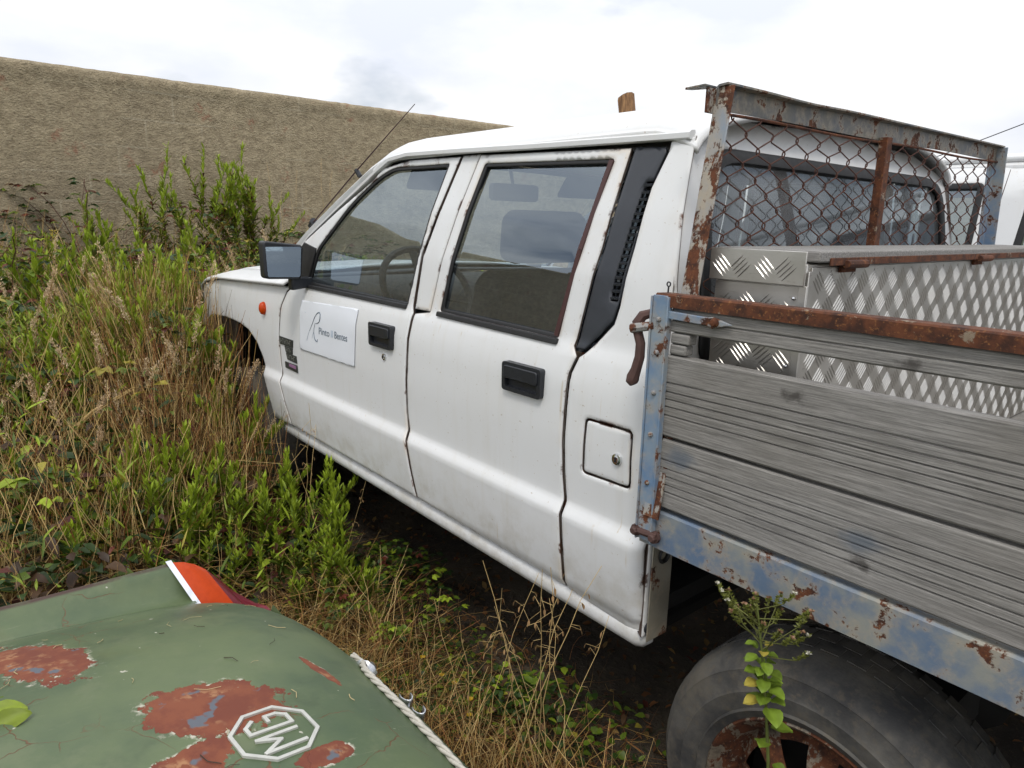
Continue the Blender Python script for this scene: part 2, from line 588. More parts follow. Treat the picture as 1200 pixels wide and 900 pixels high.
MT['paleink'] = plain('pale_blue_ink', (.42,.52,.62), .5, 0, .1, 40)
MT['badge'] = plain('dark_badge_plate', (.05,.055,.05), .45, .3, .3, 90)
MT['badgemark'] = plain('grey_badge_mark', (.24,.25,.23), .4, .4, .2, 90)
MT['purple'] = plain('faded_purple_mark', (.26,.13,.24), .5, 0, .2, 60)

MT['dirtywhite'] = peeling('grimy_white_paint', (.22,.20,.155), (.33,.31,.26), .60, 1.2)
# glass: thin sheet, sky reflection over a view through, dust film
def glass(name, tint, dust, ior=1.5):
    g = G(name); v = g.co()
    g.nt.nodes.remove(g.p)
    tr = g.n('ShaderNodeBsdfTransparent'); tr.inputs[0].default_value = (*tint, 1)
    gl = g.n('ShaderNodeBsdfGlossy'); gl.inputs['Roughness'].default_value = .015
    gl.inputs['Color'].default_value = (.80, .91, 1, 1)
    df = g.n('ShaderNodeBsdfDiffuse'); df.inputs[0].default_value = (.33, .34, .35, 1)
    fr = g.n('ShaderNodeFresnel'); fr.inputs[0].default_value = ior
    m1 = g.n('ShaderNodeMixShader'); m2 = g.n('ShaderNodeMixShader')
    d = g.ramp(g.noise(v, 3.0, 6, .65), .30, .80, dust*.4, dust*1.6)
    g.l(d, m1.inputs[0]); g.l(tr.outputs[0], m1.inputs[1]); g.l(df.outputs[0], m1.inputs[2])
    g.l(fr.outputs[0], m2.inputs[0]); g.l(m1.outputs[0], m2.inputs[1]); g.l(gl.outputs[0], m2.inputs[2])
    g.l(m2.outputs[0], g.o.inputs[0])
    return g.mat
MT['glass'] = glass('side_window_glass', (.76,.83,.84), .05, 2.6)
MT['rearglass'] = glass('rear_window_glass', (.80,.86,.84), .34, 1.6)
g = G('mirror_glass'); g.set(base=(.62,.66,.70), metal=1., rough=.03); MT['mirror'] = g.mat
g = G('orange_lens'); v = g.co(); g.set(base=g.mix(g.noise(v, 90, 2), (.42,.038,.002), (.58,.062,.003)), rough=.38, spec=.3); MT['orange'] = g.mat
g = G('red_lens'); v = g.co(); g.set(base=g.mix(g.noise(v, 90, 2), (.13,.004,.014), (.20,.008,.024)), rough=.3, spec=.3); MT['red'] = g.mat

# tyre and wheel
g = G('old_tyre_rubber'); v = g.co()
a = g.noise(v, 7, 6, .65); b = g.noise(v, 60, 4, .6)
c = g.mix(g.ramp(a, .35, .68), (.040,.040,.041), (.12,.113,.10))
c = g.mix(g.ramp(b, .50, .75, 0, .6), c, (.12,.10,.072)); c = g.mix(g.ramp(g.noise(v, 11, 5, .7), .48, .66, 0, .6), c, (.135,.118,.09)); g.set(base=c, rough=.85); g.bump(g.math('ADD', a, b), .5, .003); MT['tyre'] = g.mat
MT['rim'] = peeling('rusty_rim', (.080,.068,.054), (.05,.038,.028), .43, 1.8)

# ================================================================== WHITE PICKUP TRUCK
YW = 1.60                                        # mirror sum: far side y = YW - y
_tz = np.array([.47,.505,.53,.545,.56,.65,.735,.765,.80,.92,1.05,1.11,1.14,1.29,1.42,1.57,1.62])
_ty = np.array([.050,.035,.028,.026,.014,.002,-.004,.015,.014,.009,.013,.026,.040,.056,.087,.135,.152])
_fz = np.linspace(.45, 1.64, 600)
_fy = np.interp(_fz, _tz, _ty)
_k = np.exp(-np.linspace(-4.5, 4.5, 13)**2/2); _k /= _k.sum()
_fy = np.convolve(np.pad(_fy, 6, 'edge'), _k, 'valid')
def yside(x, z):
    y = float(np.interp(z, _fz, _fy))
    if x > .20:
        t = min(x-.20, .044); y += .045-math.sqrt(max(0, .045**2-t*t))
    if x < -2.45: y += ((-2.45-x)/.55)**2*.12
    return y
truck = thing('pickup_truck', 'white double cab pickup truck with wooden flatbed sides parked in tall weeds', 'truck', (-.6, .8, 0))
TO = truck.location.copy()
def adopt(root):
    """parts are modelled in world coordinates; hang them on the root without moving them"""
    for ch in root.children:
        ch.matrix_parent_inverse = Matrix.Translation(-root.location)

W = MT['white']
fd_glass = [(-.737,1.142),(-.704,1.268),(-.675,1.42),(-.646,1.556),(-.959,1.557),(-1.046,1.53),(-1.179,1.45),(-1.391,1.279),(-1.453,1.149)]
fd_glass_r = roundpoly(fd_glass, [.01,0,0,.008,.03,.05,.02,.03,.01])
fd = [(-1.595,.562),(-.655,.556),(-.672,.65),(-.688,.735),(-.697,.757),(-.705,.82),(-.704,.9),(-.700,1.0),(-.694,1.128),(-.706,1.145),(-.685,1.294),(-.638,1.441),(-.600,1.574),(-.868,1.578),(-1.032,1.558),(-1.074,1.522),(-1.502,1.306),(-1.575,1.235),(-1.59,1.165),(-1.556,1.138),(-1.612,1.105),(-1.655,1.03),(-1.675,.92),(-1.675,.80),(-1.662,.74)]
rd_glass = roundpoly([(-.563,1.145),(-.477,1.549),(-.006,1.538),(-.075,1.137)], .010)
rd = [(-.646,.556),(.0,.540),(-.001,.65),(-.004,.736),(-.006,.757),(-.014,.82),(-.017,.9),(-.016,1.0),(-.012,1.07),(.002,1.108),(-.017,1.129),(.021,1.349),(.035,1.560),(-.507,1.574),(-.573,1.3),(-.612,1.137),(-.683,1.126),(-.690,1.0),(-.694,.9),(-.695,.82),(-.687,.757),(-.678,.735),(-.662,.65)]
bp = [(-.699,1.137),(-.617,1.1375),(-.579,1.3),(-.512,1.577),(-.594,1.577),(-.632,1.441),(-.679,1.294)]
flap = roundpoly([(.053,.980),(.189,.982),(.191,.854),(.049,.850)], .014)
qp = [(.008,.538),(.236,.520),(.240,1.20),(.197,1.574),(.138,1.568),(.138,1.545),(.118,1.474),(.111,1.352),(.099,1.227),(.090,1.190),(.022,1.117),(.010,1.108),(-.004,1.07),(-.008,1.0),(-.009,.9),(-.006,.82),(.002,.757),(.004,.736),(.007,.65)]
vent_o = [(.043,1.562),(.126,1.557),(.131,1.545),(.111,1.474),(.104,1.352),(.092,1.227),(.083,1.195),(.015,1.124),(-.012,1.124),(.027,1.349)]
slot_o = [(.117,1.488),(.098,1.488),(.069,1.238),(.089,1.238)]
arch = [(-1.785,.54),(-1.80,.62),(-1.835,.72),(-1.88,.80),(-1.935,.858),(-2.02,.90),(-2.12,.918),(-2.30,.925),(-2.48,.915),(-2.60,.88),(-2.69,.80),(-2.74,.70),(-2.76,.58)]
fender = [(-1.602,.562),(-1.669,.74),(-1.682,.80),(-1.682,.92),(-1.662,1.03),(-1.618,1.108),(-1.565,1.142),(-1.62,1.128),(-2.0,1.113),(-2.4,1.095),(-2.6,1.068),(-2.8,1.035),(-2.95,.975),(-3.0,.94),(-3.0,.60)]+arch[::-1]

def side_panels(mir):
    ym = YW if mir else None
    yr = YW
    P = {}
    s = 'right' if mir else 'left'
    P['fd'] = panel('front_door', fd, [fd_glass_r], yside, W, truck, y_mirror=ym)
    P['rd'] = panel('rear_door', rd, [rd_glass], yside, W, truck, y_mirror=ym)
    P['bp'] = panel('centre_pillar', bp, [], lambda x, z: yside(x, z)+.004, W, truck, y_mirror=ym)
    P['qp'] = panel('rear_quarter', qp, [flap] if not mir else [], yside, W, truck, y_mirror=ym)
    P['fe'] = panel('front_fender', fender, [], yside, W, truck, y_mirror=ym)
    P['ve'] = panel('vent_trim', vent_o, [slot_o], lambda x, z: yside(x, z)+.003, MT['slate'], truck, y_mirror=ym, bevel=.002)
    # rusty jamb sheet, coloured dark so the door gaps read as shade
    jam = [(-1.60,.56),(.2,.54),(.2,1.115),(-1.6,1.10),(-1.69,.9)]
    panel('door_jamb', jam, [], lambda x, z: yside(x, z)+.028, MT['jamb'], truck, y_mirror=ym, bevel=0, xstep=.05, solid=.01)
    for key, poly, frame in (('fd', fd_glass_r, .006), ('rd', rd_glass, .006)):
        panel('window_glass', offset(poly, .004), [], lambda x, z: yside(x, z)+.013, MT['glass'], P[key], solid=0, bevel=0, y_mirror=ym)
        panel('window_seal', offset(poly, .0045), [offset(poly, -.010)], lambda x, z: yside(x, z)+.004, MT['seal'], P[key], solid=.008, bevel=.0015, y_mirror=ym)
    return P
PL = side_panels(False)
PR = side_panels(True)

def onside(x, z, off=0.):
    return Vector((x, yside(x, z)-off, z))

# waist rubber strips below the glass
for key, x0, x1 in (('fd', -1.462, -.735), ('rd', -.566, -.068)):
    m = MB()
    pts = [(x0+(x1-x0)*i/6) for i in range(7)]
    z0 = 1.139 if key == 'fd' else 1.137
    zz = (lambda x: 1.143-(x+1.46)*.003) if key == 'fd' else (lambda x: 1.139-(x+.56)*.016)
    for a, b in zip(pts[:-1], pts[1:]):
        m.obox((onside((a+b)/2, zz((a+b)/2), .004)), (Vector(((b-a)/2, 0, (zz(b)-zz(a))/2))), (0, .005, 0), (0, .0015, .0065))
    m.build('waist_strip', MT['seal'], PL[key], bevel=.002)
# brown glass channel at the back of the rear window
m = MB()
pa, pb = onside(-.010, 1.535, -.002), onside(-.078, 1.142, -.002)
pm = onside(-.040, 1.34, -.002)
for a, b in ((pa, pm), (pm, pb)): m.bar(a, b, .012, .014, up=(0, 1, 0))
m.build('glass_channel', MT['brownseal'], PL['rd'])
# black mirror sail
m = MB()
m.prism([(-1.585,1.165),(-1.575,1.232),(-1.50,1.303),(-1.388,1.285),(-1.448,1.146),(-1.56,1.143)], lambda x, z: onside(x, z, .004), (0, .012, 0))
m.build('mirror_sail', MT['seal'], PL['fd'], bevel=.002)

# ---- door handles, locks
def handle(par, c, wdt, h, lean=0):
    yc = yside(c[0], c[1])
    m = MB()
    pr = roundpoly([(-wdt/2,-h/2),(wdt/2,-h/2),(wdt/2,h/2),(-wdt/2,h/2)], .010)
    inn = roundpoly([(-wdt/2+.012,-h/2+.010),(wdt/2-.012,-h/2+.010),(wdt/2-.012,h*.05),(-wdt/2+.012,h*.05)], .006)
    f = lambda x, z: Vector((c[0]+x, yc-.014, c[1]+z))
    # bezel ring with a recessed cup
    n = len(pr)
    vs = [f(*p) for p in pr]+[f(*p)+Vector((0,.022,0)) for p in pr]
    m.add(vs, [(i, (i+1) % n, n+(i+1) % n, n+i) for i in range(n)])
    k = len(inn)
    vs = [f(*p) for p in pr]+[f(*p) for p in inn]
    # ring as a strip of matching corners
    assert n == k
    m.add(vs, [(i, n+i, n+(i+1) % n, (i+1) % n)[::-1] for i in range(n)])
    dp = Vector((0, .011, 0))
    vs = [f(*p) for p in inn]+[f(*p)+dp for p in inn]
    m.add(vs, [(i, n+i, n+(i+1) % n, (i+1) % n) for i in range(n)]+[tuple(range(n, 2*n))])
    o = m.build('door_handle', MT['black'], par, angle=50)
    m = MB()
    m.prism(roundpoly([(-wdt/2+.008,-.004),(wdt/2-.008,-.004),(wdt/2-.010,h/2-.008),(-wdt/2+.010,h/2-.008)], .008), lambda x, z: Vector((c[0]+x, yc-.018, c[1]+z)), (0,.010,0))
    m.build('handle_paddle', MT['black'], par, bevel=.002)
handle(PL['fd'], (-.838, 1.040), .138, .074)
handle(PL['rd'], (-.156, 1.028), .142, .072)
def lock(par, c, r, name='key_lock'):
    m = MB(); yc = yside(*c)
    m.lathe([(0,-.007),(r*.55,-.007),(r*.6,-.005),(r*.95,-.004),(r,-.001),(r,.006)], (c[0], yc, c[1]), 'y', 20)
    m.box(c[0]-r*.12, c[0]+r*.12, yc-.0085, yc-.006, c[1]-r*.4, c[1]+r*.4, 1)
    m.build(name, [MT['chrome'], MT['black']], par)
lock(PL['fd'], (-.826, .974), .011)
# fuel flap
fl = panel('fuel_flap', offset(flap, -.0045), [], lambda x, z: yside(x, z)+.001, W, truck, bevel=.002, edge=.006, xstep=.03)
lock(fl, (.154, .912), .013, 'flap_lock')
panel('flap_recess', offset(flap, .01), [], lambda x, z: yside(x, z)+.03, MT['dark'], fl, solid=.004, bevel=0)
# vent louvres
m = MB()
m.prism([(.121,1.492),(.094,1.492),(.065,1.234),(.093,1.234)], lambda x, z: onside(x, z, -.020), (0, .004, 0))
m.build('louvre_backing', MT['dark'], PL['ve'])
for i in range(17):
    t = (i+.5)/17
    z = 1.488+(1.238-1.488)*t
    xa, xb = .098+(.069-.098)*t, .117+(.089-.117)*t
    m = MB()
    c = onside((xa+xb)/2, z, -.008)
    m.obox(c, ((xb-xa)/2, 0, 0), (0, .007, .0012), (0, -.0004, .0022))
    m.build('louvre_slat', MT['slate'], PL['ve'])

# ---- company sign on the door (sheet with lettering and a pen-line mark)
sg = roundpoly([(-1.465,.901),(-1.022,.908),(-1.012,1.104),(-1.456,1.090)], .006)
sgo = panel('sign_sheet', sg, [], lambda x, z: yside(x, z)-.0040, MT['card'], PL['fd'], solid=.0012, bevel=0, edge=.001)
def letter(txt, size, x, z, mat, name='sign_lettering', tilt=.02, par=None, ext=.0004, xs=1.0):
    me = text_mesh(txt, size, ext, 0, xs)
    for q in me.vertices:
        px, pz, e = q.co.x, q.co.y, q.co.z
        X, Z = x+px, z+pz+px*tilt
        q.co = (X, yside(X, Z)-.0046-(e+ext)*.5, Z)
    me.materials.clear(); me.materials.append(mat)
    o = bpy.data.objects.new(name, me)
    link(o, par or PL['fd'])
    return o
letter('Pinto', .036, -1.294, .983, MT['ink'], xs=1.18)
letter('ll', .036, -1.196, .985, MT['paleink'], xs=1.3)
letter('Bentes', .036, -1.168, .985, MT['ink'], xs=1.0)
m = MB()
cv = [(-1.372,.984),(-1.350,1.010),(-1.325,1.041),(-1.305,1.058),(-1.290,1.062),(-1.280,1.055),(-1.280,1.042),(-1.288,1.028),(-1.302,1.021),(-1.320,1.018)]
m.tube([onside(x, z, .0048) for x, z in cv], [.0006,.0009,.0013,.0017,.0019,.0019,.0018,.0015,.0012,.0006], 5)
m.build('sign_mark', MT['ink'], PL['fd'])
m = MB()
cv = [(-1.322,1.018),(-1.331,1.0),(-1.334,.984),(-1.330,.966),(-1.320,.955),(-1.306,.953),(-1.303,.962)]
m.tube([onside(x, z, .0048) for x, z in cv], [.0006,.0007,.0008,.0012,.0018,.0018,.0008], 5)
m.build('sign_mark', MT['ink'], PL['fd'])
for cv in ([(-1.372,.984),(-1.388,.962),(-1.396,.945)], [(-1.41,1.052),(-1.404,1.049)], [(-1.335,.985),(-1.345,.972),(-1.35,.96)]):
    m = MB(); m.tube([onside(x, z, .0048) for x, z in cv], .0006, 4); m.build('sign_mark', MT['paleink'], PL['fd'])
# ---- badge plates near the hinge edge
def plate(poly, mat, name='badge_plate', off=.004):
    m = MB(); m.prism(poly, lambda x, z: onside(x, z, off), (0, .004, 0)); m.build(name, mat, PL['fd'], bevel=.001)
plate([(-1.665,.893),(-1.540,.893),(-1.532,.925),(-1.665,.925)], MT['badge'])
plate([(-1.610,.866),(-1.548,.866),(-1.542,.8915),(-1.618,.8915)], MT['badge'])
plate([(-1.600,.838),(-1.510,.835),(-1.512,.865),(-1.610,.8645)], MT['badge'])
plate([(-1.628,.800),(-1.508,.797),(-1.510,.828),(-1.628,.826)], MT['badge'])
plate([(-1.585,.812),(-1.518,.810),(-1.518,.824),(-1.585,.824)], MT['purple'], 'badge_stripe', .0055)
m = MB()
for (x0, x1, z0, z1, k) in ((-1.655,-1.545,.899,.919,6), (-1.603,-1.552,.870,.888,3), (-1.594,-1.518,.842,.860,4)):
    for i in range(k):
        xa = x0+(x1-x0)*(i+.15)/k; xb = x0+(x1-x0)*(i+.85)/k
        zz = z0+(z1-z0)*(.5+.5*(i % 2))
        m.prism([(xa, z0), (xa+.0025, z0), (xa+.0025, z1), (xa, z1)], lambda x, z: onside(x, z, .0052), (0, .0015, 0))
        m.prism([(xa+.0025, zz-.0025), (xb, zz-.0025), (xb, zz), (xa+.0025, zz)], lambda x, z: onside(x, z, .0052), (0, .0015, 0))
m.build('badge_relief', MT['badgemark'], PL['fd'])
# ---- orange side repeater
m = MB()
pr = [(0,-.030)]
c = onside(-1.827, 1.019)
ell = [(.020*math.cos(a), .027*math.sin(a)) for a in np.linspace(0, 2*math.pi, 20, endpoint=False)]
rows = [[c+Vector((x*s, -h, z*s)) for x, z in ell]+[c+Vector((ell[0][0]*s, -h, ell[0][1]*s))] for s, h in ((1,.0),(1,.006),(.88,.015),(.55,.020),(.02,.0215))]
m.grid(rows, flip=True)
m.build('side_repeater', MT['orange'], truck, angle=60)

# ---- sill
def sill(mir):
    prof = [(.075,.488),(.040,.490),(.029,.499),(.024,.513),(.026,.529),(.036,.543),(.060,.549),(.075,.549)]
    rows = []
    for i, x in enumerate([-1.76,-1.755,-1.74,-1.2,-.6,0,.215,.232,.240]):
        s = {0: .5, 1: .8, 7: .8, 8: .5}.get(i, 1.)
        row = []
        for (y, z) in prof:
            yy = .058+(y-.058)*s; zz = .519+(z-.519)*s+(-.012*(x+.6) if True else 0)*.6
            row.append((x, YW-yy if mir else yy, zz))
        rows.append(row)
    m = MB(); m.grid(rows, flip=not mir)
    for q in (0, -1):
        m.add(rows[q], [tuple(range(len(prof)))[::(1 if (q == 0) != mir else -1)]])
    return m.build('sill', W, truck, angle=50)
sl = sill(False); sill(True)
m = MB(); m.lathe([(0,.006),(.010,.006),(.013,.003),(.014,-.004)], (.242, .040, .545), 'x', 18); m.build('drain_plug', MT['black'], truck)

# ---- roof
def roofz(x, y):
    d = min(y-.138, YW-.138-y)
    z = float(np.interp(d, [-.01,0,.012,.03,.07,.13,.22,.4,.67], [1.578,1.582,1.600,1.614,1.633,1.650,1.665,1.680,1.686]))
    if x < -.95: z -= ((-.95-x)/.23)**2*.055*(1 if d > .05 else .6+.4*d/.05)
    if x > .08: z -= ((x-.08)/.13)**2*.045
    return z
xs = [-1.20,-1.18,-1.15,-1.11,-1.06,-1.0,-.94,-.8,-.6,-.4,-.2,0,.06,.10,.14,.17,.19,.205]
ysr = [.132,.138,.144,.152,.165,.185,.21,.25,.31,.4,.5,.65,.8]
ysr += [YW-y for y in ysr[-2::-1]]
def rx(x, y):                                     # header curves back towards the corners
    if x > -.95: return x
    d = abs(y-.8)/.66
    return -.95+(x+.95)*(1-.42*d**2.5)
rows = [[(rx(x, y), y, roofz(x, y)) for y in ysr] for x in xs]
m = MB(); m.grid(rows)
roof = m.build('roof', W, truck, angle=60, solid=.012)
def gutter(mir):
    path = [(.190,.128,1.570),(.05,.128,1.5715),(-.3,.127,1.577),(-.6,.126,1.584),(-.87,.126,1.588),(-.98,.127,1.578),(-1.05,.122,1.548),(-1.10,.117,1.522),(-1.3,.096,1.424),(-1.50,.076,1.322),(-1.585,.068,1.262)]
    m = MB()
    rows = []
    for i, p in enumerate(path):
        k = .7 if i > 7 else 1
        for_ = [(.020,-.002),(.0,-.003),(-.004,.0),(-.004,.010),(.002,.0145),(.014,.016)]
        rows.append([(p[0], (YW-(p[1]+a*k)) if mir else p[1]+a*k, p[2]+b*k) for a, b in for_])
    m.grid(rows, flip=not mir)
    m.add(rows[0], [tuple(range(6))])
    return m.build('rain_gutter', W, roof, angle=50)
gutter(False); gutter(True)
# black shadow gap strip under gutter is real depth: door tops sit 3 mm inside it

# ---- windscreen frame and glass
apath = [(-1.065,.152,1.574),(-1.12,.138,1.547),(-1.33,.112,1.440),(-1.53,.086,1.330),(-1.64,.068,1.255),(-1.72,.060,1.165)]
for mir in (0, 1):
    m = MB()
    rows = []
    for (x, y, z) in apath:
        sec = [(.018,-.018),(-.004,-.012),(-.010,.006),(.004,.018),(.030,.024),(.05,.016)]
        rows.append([(x-b*.35, (YW-(y+a) if mir else y+a), z+b) for a, b in sec])
    m.grid(rows, flip=not mir)
    m.build('windscreen_pillar', W, truck, angle=60)
rows = []; rs = []
for i in range(7):
    t = i/6
    for_row = []
    a = Vector((-1.10, .19, 1.575)).lerp(Vector((-1.70, .10, 1.165)), t)
    for j in range(13):
        y = a.y+(YW-2*a.y)*j/12
        bow = 1-((y-.8)/(.8-a.y))**2
        for_row.append((a.x-.11*bow, y, a.z+.030*bow*(1-t)))
    rows.append(for_row)
m = MB(); m.grid(rows, flip=True); m.build('windscreen', MT['glass'], truck, angle=80)
m = MB()
edge = [rows[0][j] for j in range(13)]+[rows[i][12] for i in range(1, 7)]+[rows[6][j] for j in range(11, -1, -1)]+[rows[i][0] for i in range(5, 0, -1)]
m.tube([Vector(p)+Vector((-.004,0,.004)) for p in edge], .011, 6, closed=True)
m.build('windscreen_seal', MT['seal'], truck)

# ---- hood, cowl and front end
def hoodz(x, y):
    d = min(y, YW-y)
    zr = float(np.interp(x, [-3.02,-2.8,-2.4,-2.0,-1.56], [.965,1.045,1.097,1.113,1.132]))
    return zr+float(np.interp(d, [0,.02,.06,.12,.16,.3,.8], [0,.014,.026,.034,.040,.055,.068]))-max(0, (-2.45-x)/.55)**2*.05
def fy(x, y):                                     # squeeze in plan toward the nose
    k = ((-2.45-x)/.55)**2*.12 if x < -2.45 else 0
    return .8+(y-.8)*(.8-k)/.8
hx = [-3.02,-2.97,-2.9,-2.8,-2.6,-2.4,-2.2,-2.0,-1.85,-1.74]
hy = [.142,.16,.2,.3,.45,.62,.8]; hy += [YW-y for y in hy[-2::-1]]
m = MB(); m.grid([[(x, fy(x, y), hoodz(x, y)) for y in hy] for x in hx]); m.build('bonnet', W, truck, solid=.012, angle=60)
for mir in (0, 1):
    fyv = [.004,.010,.022,.04,.07,.10,.136]
    if mir: fyv = [YW-y for y in fyv[::-1]]
    m = MB(); m.grid([[(x, fy(x, y), hoodz(x, y)-.001) for y in fyv] for x in hx[:-1]+[-1.74,-1.66,-1.59]]); m.build('fender_top', W, truck, solid=.010, angle=70)
m = MB()
m.grid([[(x, y, 1.150+.02*(1-abs(y-.8)/.8)-max(0, -1.78-x)*.1) for y in (.10,.2,.4,.8,1.2,1.4,1.5)] for x in (-1.82,-1.72,-1.62)])
m.build('cowl', MT['slate'], truck, solid=.01)
m = MB()
m.box(-3.03,-2.99,.16,1.44,.80,.95); m.build('grille_panel', MT['slate'], truck, bevel=.006)
for y in (.14, 1.16):
    m = MB(); m.box(-3.05,-3.015,y+.03,y+.29,.81,.94); m.build('headlight', MT['card'], truck, bevel=.012)
m = MB(); m.box(-3.14,-3.0,.06,1.54,.58,.76); m.build('front_bumper', MT['slate'], truck, bevel=.025)
m = MB(); m.box(-3.0,-2.98,.10,1.5,.50,.87); m.build('front_valance', W, truck)
# dark wheel-house and engine-bay box
m = MB(); m.box(-2.95,-1.76,.28,1.32,.42,1.04); m.box(-1.78,-1.74,.10,1.5,.45,1.12); m.build('engine_bay', MT['dark'], truck)

# ---- back wall of the cab with window (modelled in y,z then turned)
def bx(z): return .243-.050*max(0, min(1, (z-1.18)/.36))-max(0, z-1.54)*.5
def xwall(name, outline, holes, mat, off=0, par=truck, **kw):
    o = panel(name, outline, holes, lambda a, z: -(bx(z)+off), mat, par, **kw)
    for q in o.data.vertices: q.co = (-q.co.y, q.co.x, q.co.z)
    return o
bo = [(.022,.525),(.10,.52),(.105,.79),(1.495,.79),(1.50,.52),(1.555,.525),(1.56,1.16),(1.535,1.30),(1.49,1.48),(1.462,1.575),(1.30,1.625),(.8,1.645),(.30,1.625),(.138,1.575),(.11,1.48),(.065,1.30),(.042,1.16),(.026,1.0)]
rwo = roundpoly([(.135,1.11),(1.465,1.11),(1.43,1.555),(.17,1.555)], [.07,.07,.12,.12], 6)
bk = xwall('cab_back', bo, [rwo], W, xstep=.08)
xwall('rear_window_seal', offset(rwo, .006), [offset(rwo, -.026)], MT['seal'], .010, bk, solid=.02, bevel=.006)
xwall('rear_window', offset(rwo, -.01), [], MT['rearglass'], -.002, bk, solid=0, bevel=0, xstep=.1)
m = MB(); m.box(.2475,.2505,.030,.098,.515,.80); m.build('back_flange', MT['dirtywhite'], truck, bevel=.001)
m = MB(); m.lathe([(.020,.004),(.016,.008),(.012,.004),(.012,-.002),(.020,-.002)], (.252, .062, .715), 'x', 18); m.build('grommet', MT['seal'], truck)

# ---- cabin
m = MB(); m.box(-1.70,.20,.10,1.50,.50,.56); m.box(-1.72,-1.66,.10,1.50,.50,1.10); m.build('cabin_floor', MT['dash'], truck)
for mir in (0, 1):
    for x0, x1 in ((-1.58,-.71), (-.64,-.02)):
        m = MB(); a, b = (.062,.085) if not mir else (YW-.085, YW-.062)
        m.box(x0, x1, a, b, .56, 1.118); m.build('door_trim', MT['inner'], truck, bevel=.008)
m = MB(); m.grid([[(x, y, roofz(x, y)-.045-.05*max(0, .12-min(y-.13, 1.47-y))) for y in (.16,.22,.4,.8,1.2,1.38,1.44)] for x in (-1.05,-.9,-.5,0,.15)], flip=True); m.build('headliner', MT['liner'], truck)
m = MB()
m.prism([(-1.74,.90),(-1.30,.86),(-1.27,1.0),(-1.33,1.10),(-1.42,1.15),(-1.56,1.165),(-1.74,1.15)], lambda x, z: (x, .10, z), (0, 1.40, 0)); m.build('dashboard', MT['dash'], truck, bevel=.02)
m = MB()
sc_, ax = Vector((-1.235, .44, 1.13)), Vector((.80, 0, .60))
ua, ub = Vector((0, 1, 0)), Vector((-.60, 0, .80))
m.tube([sc_+(ua*math.cos(a)+ub*math.sin(a))*.19 for a in np.linspace(0, 2*math.pi, 28, endpoint=False)], .014, 7, closed=True)
m.tube([sc_-ax*.03, sc_-ax*.28], .03, 8)
for a in (R(200), R(340), R(90)): m.bar(sc_-ax*.02, sc_+(ua*math.cos(a)+ub*math.sin(a))*.185, .03, .012, up=ax)
m.obox(sc_-ax*.015, ua*.05, ub*.05, ax*.02)
m.build('steering_wheel', MT['dash'], truck)
def seat(yc, wd):
    for nm, poly, hw in (('seat_cushion', [(-1.12,.72),(-.62,.66),(-.60,.80),(-.75,.85),(-1.05,.88),(-1.13,.84)], wd), ('seat_back', [(-.74,.80),(-.60,.78),(-.50,1.20),(-.52,1.25),(-.58,1.26),(-.63,1.22)], wd*.94), ('headrest', [(-.625,1.285),(-.555,1.27),(-.525,1.30),(-.515,1.40),(-.54,1.432),(-.585,1.435),(-.615,1.41)], wd*.60)):
        m = MB(); m.prism(roundpoly(poly, .03), lambda x, z: (x, yc-hw/2, z), (0, hw, 0)); m.build(nm, MT['seat'], truck, bevel=.035, seg=4, bang=60)
seat(.44, .50); seat(1.16, .50)
for nm, poly in (('bench_cushion', [(-.33,.72),(.10,.68),(.10,.82),(-.28,.86)]), ('bench_back', [(.02,.80),(.14,.80),(.20,1.22),(.12,1.24)])):
    m = MB(); m.prism(roundpoly(poly, .03), lambda x, z: (x, .16, z), (0, 1.28, 0)); m.build(nm, MT['seat'], truck, bevel=.03, seg=3, bang=60)
m = MB(); m.prism(roundpoly([(.27,1.50),(.60,1.50),(.60,1.585),(.27,1.585)], .02), lambda y, z: (-1.06-(1.585-z)*.7, y, z), (.015, 0, .01)); m.build('sun_visor', MT['inner'], truck, bevel=.004)
m = MB(); m.prism(roundpoly([(1.0,1.50),(1.33,1.50),(1.33,1.585),(1.0,1.585)], .02), lambda y, z: (-1.06-(1.585-z)*.7, y, z), (.015, 0, .01)); m.build('sun_visor', MT['inner'], truck, bevel=.004)
m = MB(); m.prism(roundpoly([(.68,1.478),(.92,1.478),(.92,1.545),(.68,1.545)], .02), lambda y, z: (-1.165, y, z), (.03, 0, 0)); m.tube([(-1.16,.8,1.545),(-1.18,.8,1.61)], .008, 6); m.build('inside_mirror', MT['dash'], truck, bevel=.006)

# ---- outside mirror
mir_ = MB()
hou = roundpoly([(-.132,1.176),(.004,1.172),(.016,1.296),(-.134,1.312)], .016)
mir_.prism(hou, lambda y, z: (-1.415, y, z), (-.05, 0, 0))
mo = mir_.build('door_mirror', MT['black'], truck, bevel=.006)
m = MB(); m.prism(offset(hou, -.008), lambda y, z: (-1.4125-(z-1.24)*.05, y, z), (-.004, 0, 0)); m.build('mirror_glass', MT['mirror'], mo)
m = MB(); m.prism([(-.03,1.13),(.055,1.14),(.055,1.178),(-.03,1.180)], lambda y, z: (-1.425, y, z), (-.04, 0, 0)); m.build('mirror_arm', MT['black'], mo, bevel=.006)

# ---- aerial on the windscreen pillar
m = MB(); m.tube([(-1.516,.10,1.373),(-1.149,.10,1.554),(-.78,.10,1.728)], [.0028,.0024,.0012], 6)
an = m.build('aerial', MT['darkrust'], truck)
m = MB(); m.tube([(-1.535,.10,1.362),(-1.50,.10,1.380)], [.010,.016], 10); m.tube([(-1.52,.10,1.37),(-1.515,.095,1.325)], .008, 8); m.build('aerial_base', MT['black'], an)
m = MB(); m.tube([(-1.152,.10,1.557),(-1.135,.105,1.535)], .008, 8); m.build('aerial_clip', MT['black'], an)

